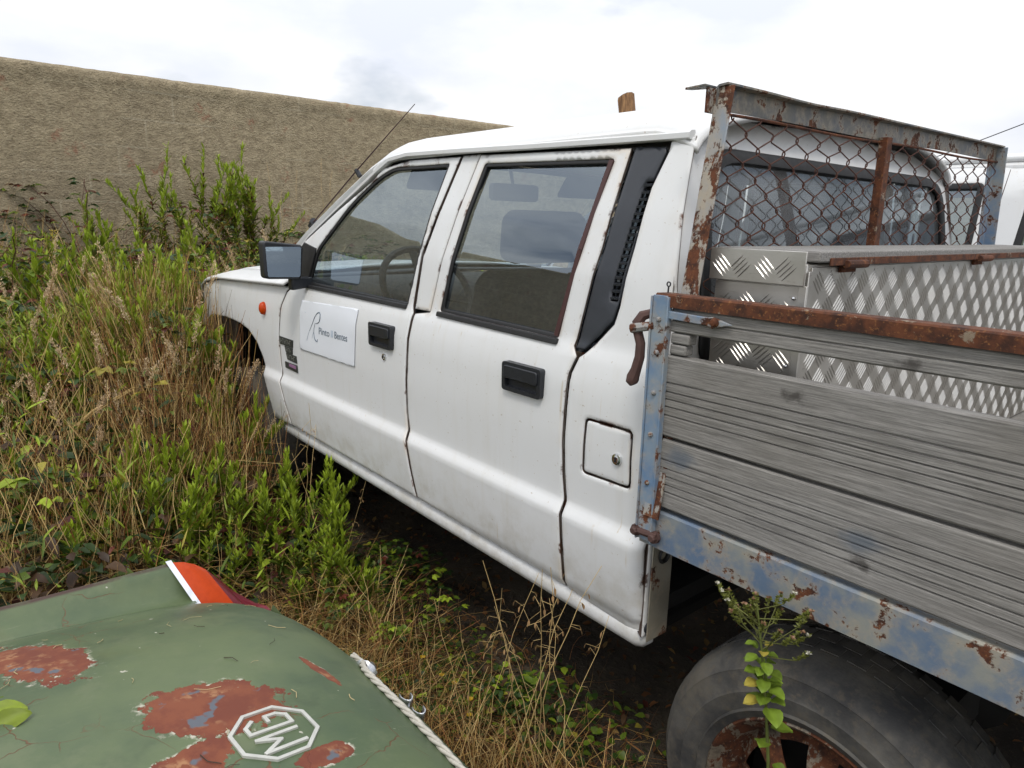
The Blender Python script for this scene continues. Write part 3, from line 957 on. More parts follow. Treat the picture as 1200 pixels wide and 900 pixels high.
# ---- wheels
def wheel(c, name, Rt=.335):
    root = bpy.data.objects.new(name, None); root.location = (0,0,0); link(root, truck)
    m = MB(); n = 72
    w2 = .10
    m.lathe([(.203,.012),(.212,.0),(.222,-.004),(.226,-.008),(.230,-.004),(.250,-.008),(.262,-.010),(.266,-.007),(.285,-.007),(.298,-.003),(.302,-.004),(.308,.003),(.322,.018),(.330,.034),(.3355,.060),(.3365,.10),(.3355,.14),(.330,.166),(.308,.196),(.25,.206),(.205,.19)], c, 'y', n)
    for k in range(44):                                # tread blocks
        a0 = 2*math.pi*k/44
        for (h0, h1, sh) in ((.022,.058,0), (.066,.098,.5), (.104,.136,0), (.142,.178,.5)):
            vs = []
            for r in (.332 if .06 < h0 < .15 else .322, .3375 if .03 < h0 < .15 else .331):
                for da, h in ((-.050,h0),(.050,h0),(.050,h1),(-.050,h1)):
                    a = a0+sh*.14+da
                    rr = r-(.010 if h in (.022, .178) else 0)
                    vs.append((c[0]+rr*math.cos(a), c[1]+h, c[2]+rr*math.sin(a)))
            m.add(vs, [(4,5,6,7)[::-1],(0,1,5,4)[::-1],(1,2,6,5)[::-1],(2,3,7,6)[::-1],(3,0,4,7)[::-1]])
    m.build('tyre', MT['tyre'], root, angle=40)
    m = MB()
    m.lathe([(.211,.004),(.206,.0),(.200,.004),(.194,.016),(.186,.022),(.178,.05),(.172,.062)], c, 'y', 64)
    # disc with hand holes
    prof = [(.172,.062),(.150,.046),(.125,.036),(.100,.030),(.085,.030),(.078,.036),(.040,.040),(.036,.020),(.0,.018)]
    nn = 64
    for i in range(len(prof)-1):
        for k in range(nn):
            if i in (1, 2) and (k % 8) in (2, 3, 4, 5): continue
            a0, a1 = 2*math.pi*k/nn, 2*math.pi*(k+1)/nn
            q = [(c[0]+r*math.cos(a), c[1]+h, c[2]+r*math.sin(a)) for (r, h), a in ((prof[i], a0), (prof[i+1], a0), (prof[i+1], a1), (prof[i], a1))]
            m.add(q, [(0,1,2,3)])
    m.build('rim', MT['rim'], root, angle=40)
    for k in range(6):
        a = 2*math.pi*k/6+.3
        q = MB(); q.lathe([(0,-.010),(.008,-.010),(.010,-.006),(.010,.012)], (c[0]+.07*math.cos(a), c[1]+.034, c[2]+.07*math.sin(a)), 'y', 6); q.build('wheel_nut', MT['rust'], root, smooth=False)
    m = MB(); m.lathe([(0,.10),(.16,.10),(.165,.14)], c, 'y', 32); m.build('brake_drum', MT['dark'], root)
    return root
wheel((.630,.030,.318), 'rear_wheel')
wheel((-2.31,.045,.330), 'front_wheel')
for nm, x in (('rear_wheel', .63), ('front_wheel', -2.31)):
    m = MB(); m.lathe([(.2,.0),(.25,-.005),(.30,.0),(.325,.02),(.335,.06),(.335,.14),(.325,.18),(.30,.2),(.2,.2)], (x, 1.37, .325), 'y', 40); m.lathe([(.2,.02),(.1,.05),(0,.05)], (x, 1.37, .325), 'y', 40); m.build(nm, MT['tyre'], truck)
# ---- chassis
m = MB()
for y in (.42, 1.10): m.box(-2.9, 2.4, y, y+.08, .52, .66)
m.box(.56,.70,.2,1.4,.26,.38)
m.tube([(.63,.5,.30),(.63,.75,.30),(.63,.8,.30),(.63,.85,.30),(.63,1.1,.30)], [.05,.07,.13,.07,.05], 12)
for x in (-1.2,-.2,1.5,2.3): m.box(x, x+.08, .5, 1.1, .54, .62)
m.box(-1.3,-.2,.55,.95,.38,.60)
m.build('chassis', MT['dark'], truck)
m = MB(); m.box(-1.66,.22,.075,1.525,.495,.52); m.build('underfloor', MT['dark'], truck)

# ---- flatbed
BY = -.065
m = MB()
m.box(.30,2.50,-.02,1.62,.842,.866); m.build('bed_floor', MT['wood'], truck)
m = MB()
for x in (.34,.95,1.5,2.05): m.box(x, x+.06, .0, 1.60, .77, .840)
m.build('bed_bearers', MT['dark'], truck)
def bedside(far):
    Y = (lambda y: YW-y) if far else (lambda y: y)
    root = bpy.data.objects.new('bed_side', None); link(root, truck)
    def ext(name, prof, x0, x1, mat, bevel=0, angle=30, wob=0):
        """extrude a y,z profile along x"""
        m = MB()
        n = len(prof); K = 14 if wob else 2
        xs_ = [x0+(x1-x0)*i/(K-1) for i in range(K)]
        vs = [(x, Y(y+(wob*math.sin(x*5.1+z*3) if wob else 0)), z+(wob*math.sin(x*3.3+y*90) if wob else 0)) for x in xs_ for y, z in prof]
        fs = []
        for i in range(K-1):
            for k in range(n):
                l = (k+1) % n
                fs.append((i*n+k, i*n+l, (i+1)*n+l, (i+1)*n+k))
        fs += [tuple(range(n))[::-1], tuple((K-1)*n+k for k in range(n))]
        if far: fs = [f[::-1] for f in fs]
        m.add(vs, fs)
        return m.build(name, mat, root, bevel=bevel, angle=angle)
    def board(z0, z1, grooves, y0=BY+.002, t=.026):
        pr = [(y0+t, z0+.001), (y0+.003, z0+.001), (y0, z0+.004)]
        for gz in sorted(grooves):
            pr += [(y0, gz-.0020), (y0+.0040, gz-.0006), (y0+.0040, gz+.0006), (y0, gz+.0020)]
        pr += [(y0, z1-.004), (y0+.003, z1-.001), (y0+t, z1-.001)]
        return pr
    X0, X1 = .322, 2.47
    ext('plank', board(.880, 1.015, [.914,.928,.944,.959,.975]), X0, X1, MT['wood'], wob=.0008)
    ext('plank', board(1.019, 1.172, [1.060,1.076,1.090,1.104,1.121]), X0, X1, MT['wood'], wob=.0008)
    ext('plank', board(1.213, 1.258, [1.236]), X0, X1, MT['wood'], wob=.0006)
    for (z0, z1) in ((1.174,1.192),(1.194,1.2125)):
        ext('spacer_block', [(BY+.003,z0),(BY+.003,z1),(BY+.027,z1),(BY+.027,z0)], X0, .352+(.004 if z0 < 1.18 else .010), MT['wood'], bevel=.003)
        ext('spacer_block', [(BY+.003,z0),(BY+.003,z1),(BY+.027,z1),(BY+.027,z0)], 2.3, X1, MT['wood'], bevel=.003)
    # rusty angle iron capping
    t = .004
    ext('cap_rail', [(BY-.006,1.2575),(BY-.006,1.278),(BY-.003,1.281),(BY+.034,1.281),(BY+.034,1.277),(BY-.001,1.277),(BY-.001,1.2575)], .29, 2.48, MT['rustrail'], wob=.0007)
    # lower blue rail
    ext('base_rail', [(BY+.002,.796),(BY+.002,.868),(BY+.005,.872),(BY+.048,.872),(BY+.048,.868),(BY+.007,.868),(BY+.007,.796)], .285, 2.48, MT['bluerail'], wob=.0006)
    # channel post at the front corner
    ext('corner_post', [(BY+.03,.806),(BY-.012,.806),(BY-.012,1.276),(BY+.03,1.276)], .283, .2865, MT['blue'], bevel=.001)
    ext('corner_post', [(BY-.0055,.808),(BY-.009,.808),(BY-.009,1.278),(BY-.0055,1.278)], .287, .318, MT['blue'], bevel=.001)
    ext('corner_post', [(BY+.0012,.806),(BY-.012,.806),(BY-.012,1.276),(BY+.0012,1.276)], .3185, .3225, MT['blue'], bevel=.001)
    ext('corner_post', [(BY+.0,.81),(BY-.010,.81),(BY-.010,1.276),(BY+.0,1.276)], 2.44, 2.475, MT['blue'], bevel=.001)
    for z in (1.235,1.175,1.10,1.02,.925):
        m = MB(); m.lathe([(0,-.006),(.003,-.0055),(.0048,-.003),(.005,.001)], (.303, BY-.009, z), 'y', 10)
        if far:
            for i, q in enumerate(m.v): m.v[i] = (q[0], YW-q[1], q[2])
            m.f = [f[::-1] for f in m.f]
        m.build('bolt', MT['bluebolt'], root)
    if not far:
        for x in (.284,.328):
            m = MB(); m.lathe([(0,-.013),(.006,-.013),(.0085,-.010),(.0085,-.004),(.012,-.004),(.012,.004)], (x, BY-.008, .822), 'y', 8); m.build('pivot_bolt', MT['darkrust'], root, angle=30)
        m = MB(); m.tube([(.280,BY-.010,.822),(.335,BY-.010,.826)], .007, 8); m.build('pivot_pin', MT['darkrust'], root)
        # hinge strap with pointed end
        m = MB(); m.prism([(.320,1.238),(.402,1.236),(.412,1.232),(.450,1.2425),(.412,1.252),(.402,1.250),(.320,1.252)], lambda x, z: (x, BY-.008, z), (0, .0055, 0)); m.build('strap', MT['blue'], root, bevel=.0015)
        m = MB(); m.lathe([(0,-.009),(.005,-.008),(.008,-.003),(.008,.001)], (.418, BY-.008, 1.243), 'y', 12); m.build('bolt', MT['rust'], root)
        # hooked drop latch on the front of the post
        m = MB(); m.tube([(.268,BY+.012,1.241),(.258,BY,1.236),(.251,BY-.004,1.222),(.254,BY-.006,1.205),(.262,BY-.006,1.185),(.262,BY-.006,1.160),(.256,BY-.007,1.135),(.251,BY-.008,1.121),(.250,BY-.008,1.112),(.254,BY-.008,1.106)], [.008,.010,.011,.009,.009,.0095,.010,.012,.0125,.008], 8)
        m.build('drop_latch', MT['darkrust'], root)
        m = MB(); m.tube([(.246,BY-.016,1.212),(.290,BY-.004,1.222)], [.009,.008], 8); m.build('latch_pin', MT['post'], root)
        m = MB(); m.tube([(.296,BY+.02,1.280),(.2965,BY+.02,1.292)], .0016, 6); m.tube([(.2965+.004*math.sin(a),BY+.02,1.296+.004*math.cos(a)) for a in np.linspace(0, 2*math.pi, 10, endpoint=False)], .0014, 5, closed=True); m.build('eye_pin', MT['black'], root)
bedside(False); bedside(True)
m = MB()
for z0, z1 in ((.88,1.015),(1.019,1.17),(1.20,1.26)): m.box(2.475,2.50,-.03,1.63,z0,z1)
m.build('tailgate', MT['wood'], truck, bevel=.004)

# ---- headboard with wire netting
hbr = bpy.data.objects.new('headboard', None); link(hbr, truck)
HX = .300
def hb_post(y0, y1, sgn):
    a, b = Vector((HX, y0, .86)), Vector((HX, y1, 1.6395 if sgn > 0 else 1.6545))
    d = (b-a)
    m = MB()
    w_, f_ = .050, .036
    s = sgn
    L_ = [(0, 0), (0, s*w_), (.004, s*w_), (.004, s*.004), (f_, s*.004), (f_, 0)]      # (x,y) angle iron, open to the back
    vs = [a+Vector((p, q, 0)) for p, q in L_]+[b+Vector((p, q, 0)) for p, q in L_]
    n = 6
    fs = [(k, (k+1) % n, n+(k+1) % n, n+k) for k in range(n)]+[tuple(range(n))[::-1], tuple(range(n, 2*n))]
    if s > 0: fs = [f[::-1] for f in fs]
    m.add(vs, fs)
    return m.build('upright', MT['post'] if sgn > 0 else MT['blue'], hbr, bevel=.001, angle=30)
hb_post(-.078, .045, 1)
hb_post(1.605, 1.512, -1)
m = MB(); m.bar((HX+.018, .722, .86), (HX+.018, .706, 1.612), .020, .028, up=(0,1,0)); m.build('centre_upright', MT['rustrail'], hbr, bevel=.001)
# top angle: vertical web and a top flange towards the cab, slightly bent lip
rows = []
ysb = np.linspace(.040, 1.517, 25)
for y in ysb:
    k = .003*math.exp(-((y-.33)/.12)**2)
    q_ = .010*(y-.04); z0_ = 1.599+.012*y+.0015*math.sin(y*7); z1_ = 1.640+q_-k
    rows.append([(HX+.004,y,z0_),(HX+.004,y,z1_),(HX+.008,y,z1_+.003),(HX+.026,y,z1_+.0045),(HX+.026,y,z1_+.001),(HX+.008,y,z1_-.001),(HX+.008,y,z0_)])
m = MB(); m.grid([r+[r[0]] for r in rows], flip=True); m.add(rows[0], [tuple(range(7))]); m.add(rows[-1], [tuple(range(7))[::-1]])
m.build('top_beam', MT['beam'], hbr, angle=30)
m = MB(); m.tube([(HX+.012, y, 1.593+.012*y+.002*math.sin(y*9)) for y in ysb], .0030, 6); m.build('netting_rod', MT['rust'], hbr)
m = MB()
m.prism([(.300,.010),(.300,.046),(.258,.030),(.252,.018)], lambda x, y: (x, y, 1.637), (0, 0, .004)); m.build('lashing_tab', MT['beam'], hbr, bevel=.0008)
m = MB(); m.box(HX-.006,HX-.0005,.022,.052,1.595,1.637); m.build('lashing_tab', MT['post'], hbr, bevel=.001)
CW, CH = .046, .027
m = MB()
k = 0
y = .06
wires = int(1.46/CW)
for k in range(wires+1):
    path = []
    for j in range(0, 14):
        z = 1.580-CH*j
        s = (-1)**(j+k)
        t = (1.58-z)/.33
        ylo = .060-.045*t; yhi = 1.50+.035*t
        yy = .062+k*CW+s*CW*.5*.93+rnd.uniform(-.0025, .0025)
        if yy < ylo+.0 or yy > yhi: yy = min(max(yy, ylo), yhi)
        zz = z+.012+.012*yy*max(0, 1-t)+rnd.uniform(-.003, .003)
        xo = HX+.012+.0022*s
        if j: path.append((xo, yy, zz+.0045))
        path.append((xo, yy+s*.0018, zz))
        path.append((xo, yy, zz-.0045))
    m.tube(path, .0015, 5, cap=False)
m.build('wire_netting', MT['rustwire'], hbr, angle=80)
adopt(truck)

# ================================================================== TREAD-PLATE TOOLBOX on the bed
box = thing('toolbox', 'aluminium tread plate toolbox standing on the flatbed behind the netting', 'toolbox', (.42, .8, .868))
BX0, BX1, BY0, BY1, BZ0, BZ1 = .338, .512, .035, 1.56, .868, 1.343
m = MB(); m.box(BX0,BX1-.003,BY0+.003,BY1,BZ0,BZ1); m.build('body', MT['alu'], box, bevel=.003)
def bars(face, name):
    m = MB(); T = .042
    if face == 'side':
        A, B = Vector((1,0,0)), Vector((0,0,1)); O = Vector((BX0+.004, BY0-.0001, BZ0)); nrm = Vector((0,-1,0)); la, lb = BX1-BX0-.014, BZ1-BZ0-.042
    elif face == 'lidside':
        A, B = Vector((1,0,0)), Vector((0,0,1)); O = Vector((BX0-.006, BY0-.0081, BZ1-.034)); nrm = Vector((0,-1,0)); la, lb = BX1-BX0+.004, .054
    else:
        A, B = Vector((0,1,0)), Vector((0,0,1)); O = Vector((BX1+.0001, BY0+.018, BZ0)); nrm = Vector((1,0,0)); la, lb = BY1-BY0-.03, BZ1-BZ0-.004
    na, nb = int(la/T)+2, int(lb/T)+2
    for i in range(-1, na):
        for j in range(-1, nb):
            cx, cy = (i+.5)*T, (j+.5)*T
            s = 1 if (i+j) % 2 else -1
            d = (A*s+B).normalized(); e = (A*-s+B).normalized()
            for q in range(-2, 3):
                c = A*cx+B*cy+e*q*.0074
                hl = .0180
                ca, cb = c.dot(A), c.dot(B)
                ext_ = hl*.72
                if ca-ext_ < 0 or ca+ext_ > la or cb-ext_ < 0 or cb+ext_ > lb: continue
                p = O+c
                P = [p-d*hl, p-d*hl*.55-e*.0015, p+d*hl*.55-e*.0015, p+d*hl, p+d*hl*.55+e*.0015, p-d*hl*.55+e*.0015]
                top = [p-d*hl*.6+nrm*.0016, p+d*hl*.6+nrm*.0016]
                vs = P+top
                fs = [(0,1,6),(1,2,7,6),(2,3,7),(3,4,7),(4,5,6,7),(5,0,6)]
                if d.cross(e).dot(nrm) < 0: fs = [f[::-1] for f in fs]
                # P runs -e side first
                m.add(vs, fs)
    o = m.build(name, MT['alubar'], box, smooth=False)
    tag(o, kind='stuff')
m = MB(); m.box(BX0+.002,BX1-.010,BY0,BY0+.0028,BZ0+.002,BZ1-.038); m.build('end_panel', MT['alu'], box, bevel=.0008)
m = MB(); m.box(BX1-.0028,BX1,BY0+.016,BY1-.01,BZ0+.002,BZ1-.006); m.build('rear_panel', MT['alu'], box, bevel=.0008)
m = MB(); m.box(BX1-.010,BX1+.004,BY0-.004,BY0-.0005,BZ0,BZ1-.036); m.box(BX1+.0005,BX1+.004,BY0-.0005,BY0+.011,BZ0,BZ1-.012); m.build('corner_angle', MT['alu'], box, bevel=.001)
m = MB(); m.box(BX0-.008,BX1,BY0-.008,BY0-.0045,BZ1-.036,BZ1+.020); m.build('lid_edge', MT['alu'], box, bevel=.001)
bars('side', 'tread_bars'); bars('rear', 'tread_bars'); bars('lidside', 'tread_bars')
m = MB(); m.box(BX0-.008,BX1+.012,BY0+.012,BY1+.01,BZ1+.0025,BZ1+.021); m.build('lid_board', MT['wood'], box, bevel=.003)
m = MB(); m.box(BX1+.0125,BX1+.0155,BY0+.045,BY1,BZ1-.003,BZ1+.010); m.build('hinge_rail', MT['rustrail'], box, bevel=.001)
for y in (.13, .78, 1.40):
    m = MB(); m.tube([(BX1+.018,y,BZ1-.001),(BX1+.018,y+.075,BZ1-.001)], .0075, 8); m.box(BX1+.0005,BX1+.006,y+.01,y+.065,BZ1-.016,BZ1+.001); m.build('hinge', MT['rust'], box, bevel=.001)
for z in (.93,1.05,1.17,1.285):
    m = MB(); m.lathe([(0,-.003),(.003,-.002),(.0035,.0)], (BX1-.018, BY0-.001, z), 'y', 8); m.build('rivet', MT['chrome'], box)
adopt(box)

# ================================================================== GROUND, WALL
from mathutils import noise as mnoise
def fbm(x, y, z=0., oct=4): return mnoise.fractal(Vector((x, y, z)), .9, 2.0, oct)
def ground_z(x, y):
    k = max(0, min(1, (-2.6-x)/2.2)); k = k*k*(3-2*k)
    return .26*k+.02*fbm(x*1.3, y*1.3)
g = G('bare_soil'); v = g.co()
a = g.noise(v, 3, 7, .65); b = g.noise(v, 38, 5, .65)
c = g.mix(g.ramp(a, .35, .68), (.030,.022,.014), (.085,.065,.042))
c = g.mix(g.ramp(b, .58, .72, 0, .6), c, (.16,.125,.075))
g.set(base=c, rough=.95); g.bump(g.math('ADD', a, b), .8, .03); MT['soil'] = g.mat
g = G('rough_grass_field'); v = g.co()
a = g.noise(v, .8, 6, .65); b = g.noise(v, 9, 5, .65)
c = g.mix(g.ramp(a, .35, .68), (.045,.060,.018), (.13,.105,.050)); c = g.mix(g.ramp(b, .5, .75, 0, .6), c, (.03,.04,.012))
g.set(base=c, rough=.95); g.bump(b, .8, .05); MT['field'] = g.mat
m = MB()
gx = np.concatenate([np.linspace(-5.6, 2.2, 79)]); gy = np.linspace(-3.0, 3.2, 63)
m.grid([[(x, y, ground_z(x, y)) for y in gy] for x in gx], flip=True)
m.f = [f[::-1] for f in m.f]
m.build('soil', MT['soil'], angle=80)['kind'] = 'structure'
m = MB()
m.grid([[(x, y, -.05) for y in (-600,-100,-20,-6,0,6,20,100,600)] for x in (-600,-100,-20,-6,0,6,20,100,600)])
m.f = [f[::-1] if False else f for f in m.f]
m.build('ground', MT['field'])['kind'] = 'structure'

g = G('rough_cast_render'); v = g.co()
a = g.noise(g.co((1, 1, 1.5)), 17, 9, .74, .2); b = g.noise(g.co((1, 1, 1.5)), 62, 6, .72); st = g.noise(g.co((1, 3, .35)), 3.2, 5, .6); big = g.noise(v, 1.1, 4)
peb = g.voro(g.co((1, 1, 1.3)), 60)
c = g.mix(g.ramp(a, .30, .70), (.27,.215,.135), (.50,.41,.27))
c = g.mix(g.ramp(b, .50, .80, 0, .75), c, (.56,.49,.36))
c = g.mix(g.ramp(b, .45, .25, 0, .7), c, (.11,.085,.055))
c = g.mix(g.ramp(st, .56, .74, 0, .5), c, (.52,.44,.30))
c = g.mix(g.ramp(big, .5, .72, 0, .35), c, (.25,.205,.14))
bk_ = g.n('ShaderNodeTexBrick'); bk_.inputs['Scale'].default_value = 1.0; bk_.inputs['Brick Width'].default_value = .42; bk_.inputs['Row Height'].default_value = .21; bk_.inputs['Mortar Size'].default_value = .012; bk_.inputs['Mortar Smooth'].default_value = 1.0
g.l(g.co((1,1,1), rot=(0, R(90), R(90))), bk_.inputs['Vector'])
jm = g.math('MULTIPLY', bk_.outputs['Fac'], g.ramp(g.noise(v, 2.2, 3), .40, .62, 0, .7))
c = g.mix(jm, c, (.50,.43,.31))
red = g.math('MULTIPLY', g.ramp(g.noise(v, 3.1, 4, .6), .60, .68), g.ramp(g.noise(v, 26, 3, .6), .42, .60))
c = g.mix(g.math('MULTIPLY', red, .55), c, (.32,.12,.07))
g.set(base=c, rough=.97)
h = g.math('ADD', g.math('MULTIPLY', a, 1.2), g.math('ADD', g.math('MULTIPLY', b, .9), g.math('MULTIPLY', peb, -.35)))
g.bump(h, 1.0, .022); MT['render'] = g.mat
wl = MB()
WX, WZ = -5.2, 2.42
ys_ = np.arange(-5, 20.01, .05); zs_ = np.arange(-.1, WZ+.001, .05)
def wtop(y): return WZ+.002*fbm(y*2.1, 3.3)+.004*fbm(y*17, 1.7)
front = []
for z in zs_:
    row = []
    for y in ys_:
        zz = z if z < WZ-.06 else wtop(y)-(WZ-z)
        dx = .006*fbm(y*3, z*4.5, 0.)+.008*fbm(y*15, z*19, 5.)
        row.append((WX+dx+(.012 if z > WZ-.11 else 0), y, zz))
    front.append(row)
front.append([(WX-.02, y, wtop(y)+.006) for y in ys_])
front.append([(WX-.20, y, wtop(y)+.004) for y in ys_])
front.append([(WX-.22, y, wtop(y)-.02) for y in ys_])
front.append([(WX-.22, y, -.1) for y in ys_])
wl.grid(front)
wall = wl.build('boundary_wall', MT['render'], angle=60)
tag(wall, 'long rough brown rendered boundary wall behind the weeds', 'wall')

# ================================================================== SECOND WHITE VEHICLE beyond the truck
van = thing('parked_van', 'second white vehicle parked close beyond the pickup, glimpsed past the headboard', 'van', (0, 3.2, 0))
VY = 2.42
def vyf(x, z): return VY+max(0, z-1.10)*.16+(.03 if z < .55 else 0)+max(0, z-1.62)*.9+max(0, -1.6-x)**2*.12
vo = roundpoly([(-2.9,.42),(2.3,.42),(2.32,1.60),(2.25,1.72),(-1.25,1.70),(-1.62,1.30),(-1.75,1.12),(-2.75,1.0),(-2.92,.85)], .05)
w1 = roundpoly([(-1.38,1.12),(-.022,1.12),(-.016,1.605),(-1.02,1.605)], .025)
w2 = roundpoly([(.125,1.12),(1.05,1.12),(1.05,1.59),(.162,1.59)], .025)
w3 = roundpoly([(1.2,1.12),(2.1,1.12),(2.1,1.59),(1.2,1.59)], .025)
vb = panel('body_side', vo, [w1, w2, w3], vyf, W, van, xstep=.12)
for q in (w1, w2, w3):
    panel('window_glass', offset(q, .004), [], lambda x, z: vyf(x, z)+.012, MT['glass'], vb, solid=0, bevel=0, xstep=.2)
    panel('window_seal', offset(q, .006), [offset(q, -.024)], lambda x, z: vyf(x, z)-.002, MT['seal'], vb, solid=.02, bevel=.003, xstep=.2)
panel('body_side', vo, [w1, w2, w3], vyf, W, van, xstep=.12, y_mirror=6.4)
for q in (w1, w2, w3):
    panel('window_glass', offset(q, .004), [], lambda x, z: vyf(x, z)+.012, MT['glass'], van, solid=0, bevel=0, xstep=.2, y_mirror=6.4)
m = MB(); m.grid([[(x, y, 1.70+.05*math.sin(max(0, min(1, (y-2.58)/1.24))*math.pi)**.6-max(0, -1.0-x)**2*.5) for y in (2.58,2.60,2.66,2.8,3.2,3.6,3.74,3.80,3.82)] for x in (-1.25,-1.0,-.5,.5,1.5,2.26)])
m.build('roof', W, van, solid=.02, angle=60)
m = MB(); m.box(-1.2,2.26,2.565,2.585,1.672,1.684); m.build('rain_gutter', W, van)
m = MB(); m.grid([[(-1.25,y,1.69) for y in (2.6,3.2,3.8)],[(-1.62,y,1.30) for y in (2.56,3.2,3.84)],[(-1.76,y,1.12) for y in (2.5,3.2,3.9)]], flip=True); m.build('windscreen', MT['glass'], van)
m = MB(); m.grid([[(-1.76,y,1.12) for y in (2.47,3.2,3.93)],[(-2.75,y,1.01) for y in (2.6,3.2,3.8)],[(-2.92,y,.85) for y in (2.65,3.2,3.75)],[(-2.92,y,.42) for y in (2.65,3.2,3.75)]], flip=True); m.build('bonnet', W, van)
m = MB(); m.box(2.27,2.30,2.47,3.93,.44,1.66); m.build('tail_panel', W, van)
m = MB(); m.box(-2.7,2.2,2.55,3.85,.32,.45); m.build('underbody', MT['dark'], van)
m = MB(); m.box(-1.0,2.2,2.6,3.8,.46,1.05); m.build('cabin_bulk', MT['inner'], van)
for x in (-2.0, 1.45):
    for y in (2.45, 3.74):
        m = MB(); m.lathe([(0,.04),(.12,.05),(.19,.03),(.20,.0),(.28,-.01),(.31,.03),(.32,.08),(.31,.16),(.2,.18)], (x, y, .32), 'y', 36); m.build('wheel', MT['tyre'], van)
m = MB(); m.tube([(.069,2.40,1.438),(.083,2.405,1.55),(.097,2.41,1.655)], [.003,.002,.0012], 5); m.build('aerial', MT['darkrust'], van)
adopt(van)

# timber post showing over the cab roof
m = MB()
rows = []
for t in np.linspace(0, 1, 9):
    c = Vector((-1.28, 2.05, 0)).lerp(Vector((-1.70, 2.05, 2.105)), t)
    rows.append([(c.x+.045*math.cos(a)*(1+.12*math.sin(a*3)), c.y+.045*math.sin(a), c.z-.02+(.022*math.cos(a) if t == 1 else 0)) for a in np.linspace(0, 2*math.pi, 11)])
m.grid(rows, flip=True); m.add(rows[-1][:-1], [tuple(range(10))])
po = m.build('timber_post', MT['timber'], angle=40)
tag(po, 'brown timber post end poking up behind the truck roof', 'post')
# overhead cable and its pole (pole stands out of the picture)
cab = thing('overhead_cable', 'thin dark overhead cable crossing the sky at the upper right edge', 'cable', (6, 16, 0))
m = MB(); m.tube([(-9,16,1.75),(-5.1,16,2.99),(-4.26,16,3.296),(-3.68,16,3.511),(-1,16,4.6),(2.5,16,6.2),(6,16,8.0)], .010, 5); m.build('cable', MT['black'], cab)
m = MB(); m.tube([(6,16,-.05),(6,16,8.3)], [.13,.09], 10); m.build('pole', MT['timber'], cab)
m = MB(); m.tube([(-9,16,-.05),(-9,16,1.9)], [.06,.05], 8); m.build('anchor_stub', MT['timber'], cab)
adopt(cab)

# ================================================================== GREEN CLASSIC CAR (tail end, foreground)
car = thing('classic_car', 'derelict green sports car tail with rusty flaking paint and octagon emblem', 'car', (.32, -2.2, 0))
Y0, XC = -.55, .32
def zdeck(u, vv):
    zc = float(np.interp(vv, [-.01,0,.015,.03,.05,.07,.09,.12,.16,.2,.26,.32,.45,.6,1.0,1.4,1.9], [.55,.585,.630,.660,.683,.700,.714,.730,.746,.757,.768,.776,.789,.800,.83,.85,.86]))
    uu = min(abs(u), .66)
    return zc-.116*(uu/.6)**2.4-.02*math.exp(-(vv/.05)**2)*abs(u)
def zfin(vv): return float(np.interp(vv, [0,.1,.2,.5,1.0,1.6], [.698,.699,.700,.702,.725,.77]))
patches = [  # centre x,y  radii  rotation
    (.235,-.858,.060,.088,-.55), (.330,-.905,.030,.050,.2), (-.065,-1.030,.125,.055,.40), (.392,-.772,.018,.034,0.1), (.205,-.694,.052,.0075,.23), (.10,-1.16,.05,.04,0), (.62,-.95,.03,.05,.4), (-.16,-1.35,.05,.09,.4), (.55,-1.3,.08,.06,0)]
g = G('flaking_green_paint'); v = g.co()
wn = g.noise(v, 22, 6, .66); wn2 = g.noise(v, 90, 4, .6); lo = g.noise(v, 4, 5, .6)
warp = g.math('ADD', g.math('MULTIPLY', g.math('SUBTRACT', wn, .5), 1.5), g.math('MULTIPLY', g.math('SUBTRACT', wn2, .5), .45))
dmin = None
for (px_, py_, a_, b_, r_) in patches:
    mp_ = g.n('ShaderNodeMapping', vector_type='TEXTURE')
    mp_.inputs['Location'].default_value = (px_, py_, 0); mp_.inputs['Rotation'].default_value = (0, 0, r_); mp_.inputs['Scale'].default_value = (a_, b_, 50)
    g.l(g._tc.outputs['Object'], mp_.inputs['Vector'])
    ln = g.n('ShaderNodeVectorMath', operation='LENGTH'); g.l(mp_.outputs[0], ln.inputs[0])
    dmin = ln.outputs['Value'] if dmin is None else g.math('MINIMUM', dmin, ln.outputs['Value'])
d = g.math('ADD', dmin, warp)
rustm = g.ramp(d, 1.02, .98)
ring = g.math('MULTIPLY', g.math('MULTIPLY', g.ramp(d, 1.22, 1.03), g.ramp(wn2, .50, .62)), g.ramp(g.noise(g.co((1,1,1), loc=(9,1,0)), 15, 2), .46, .56))
gcol = g.mix(g.ramp(lo, .32, .70), (.055,.088,.042), (.105,.140,.060))
gcol = g.mix(g.ramp(wn2, .50, .80, 0, .4), gcol, (.095,.125,.06))
gcol = g.mix(g.ramp(g.noise(g.co((1,1,1), loc=(4,2,0)), 7, 5, .6), .58, .75, 0, .5), gcol, (.085,.10,.028))
gcol = g.mix(g.math('MULTIPLY', g.ramp(g.noise(g.co((1,1,1), loc=(5,9,0)), 9, 7, .7), .50, .66), .55), gcol, (.125,.150,.075))
gcol = g.mix(g.ramp(g.noise(g.co((30,4,4), rot=(0,0,.5)), 4, 4, .7), .62, .72, 0, .35), gcol, (.17,.19,.11))
gcol = g.mix(g.ramp(g.noise(g.co((1,1,1), loc=(8,3,0)), 5, 5, .65), .55, .72, 0, .55), gcol, (.028,.048,.024))
crk = g.n('ShaderNodeTexVoronoi', feature='DISTANCE_TO_EDGE'); crk.inputs['Scale'].default_value = 11
wv = g.n('ShaderNodeVectorMath', operation='ADD')
nv = g.n('ShaderNodeTexNoise'); nv.inputs['Scale'].default_value = 9; nv.inputs['Detail'].default_value = 4; g.l(v, nv.inputs['Vector'])
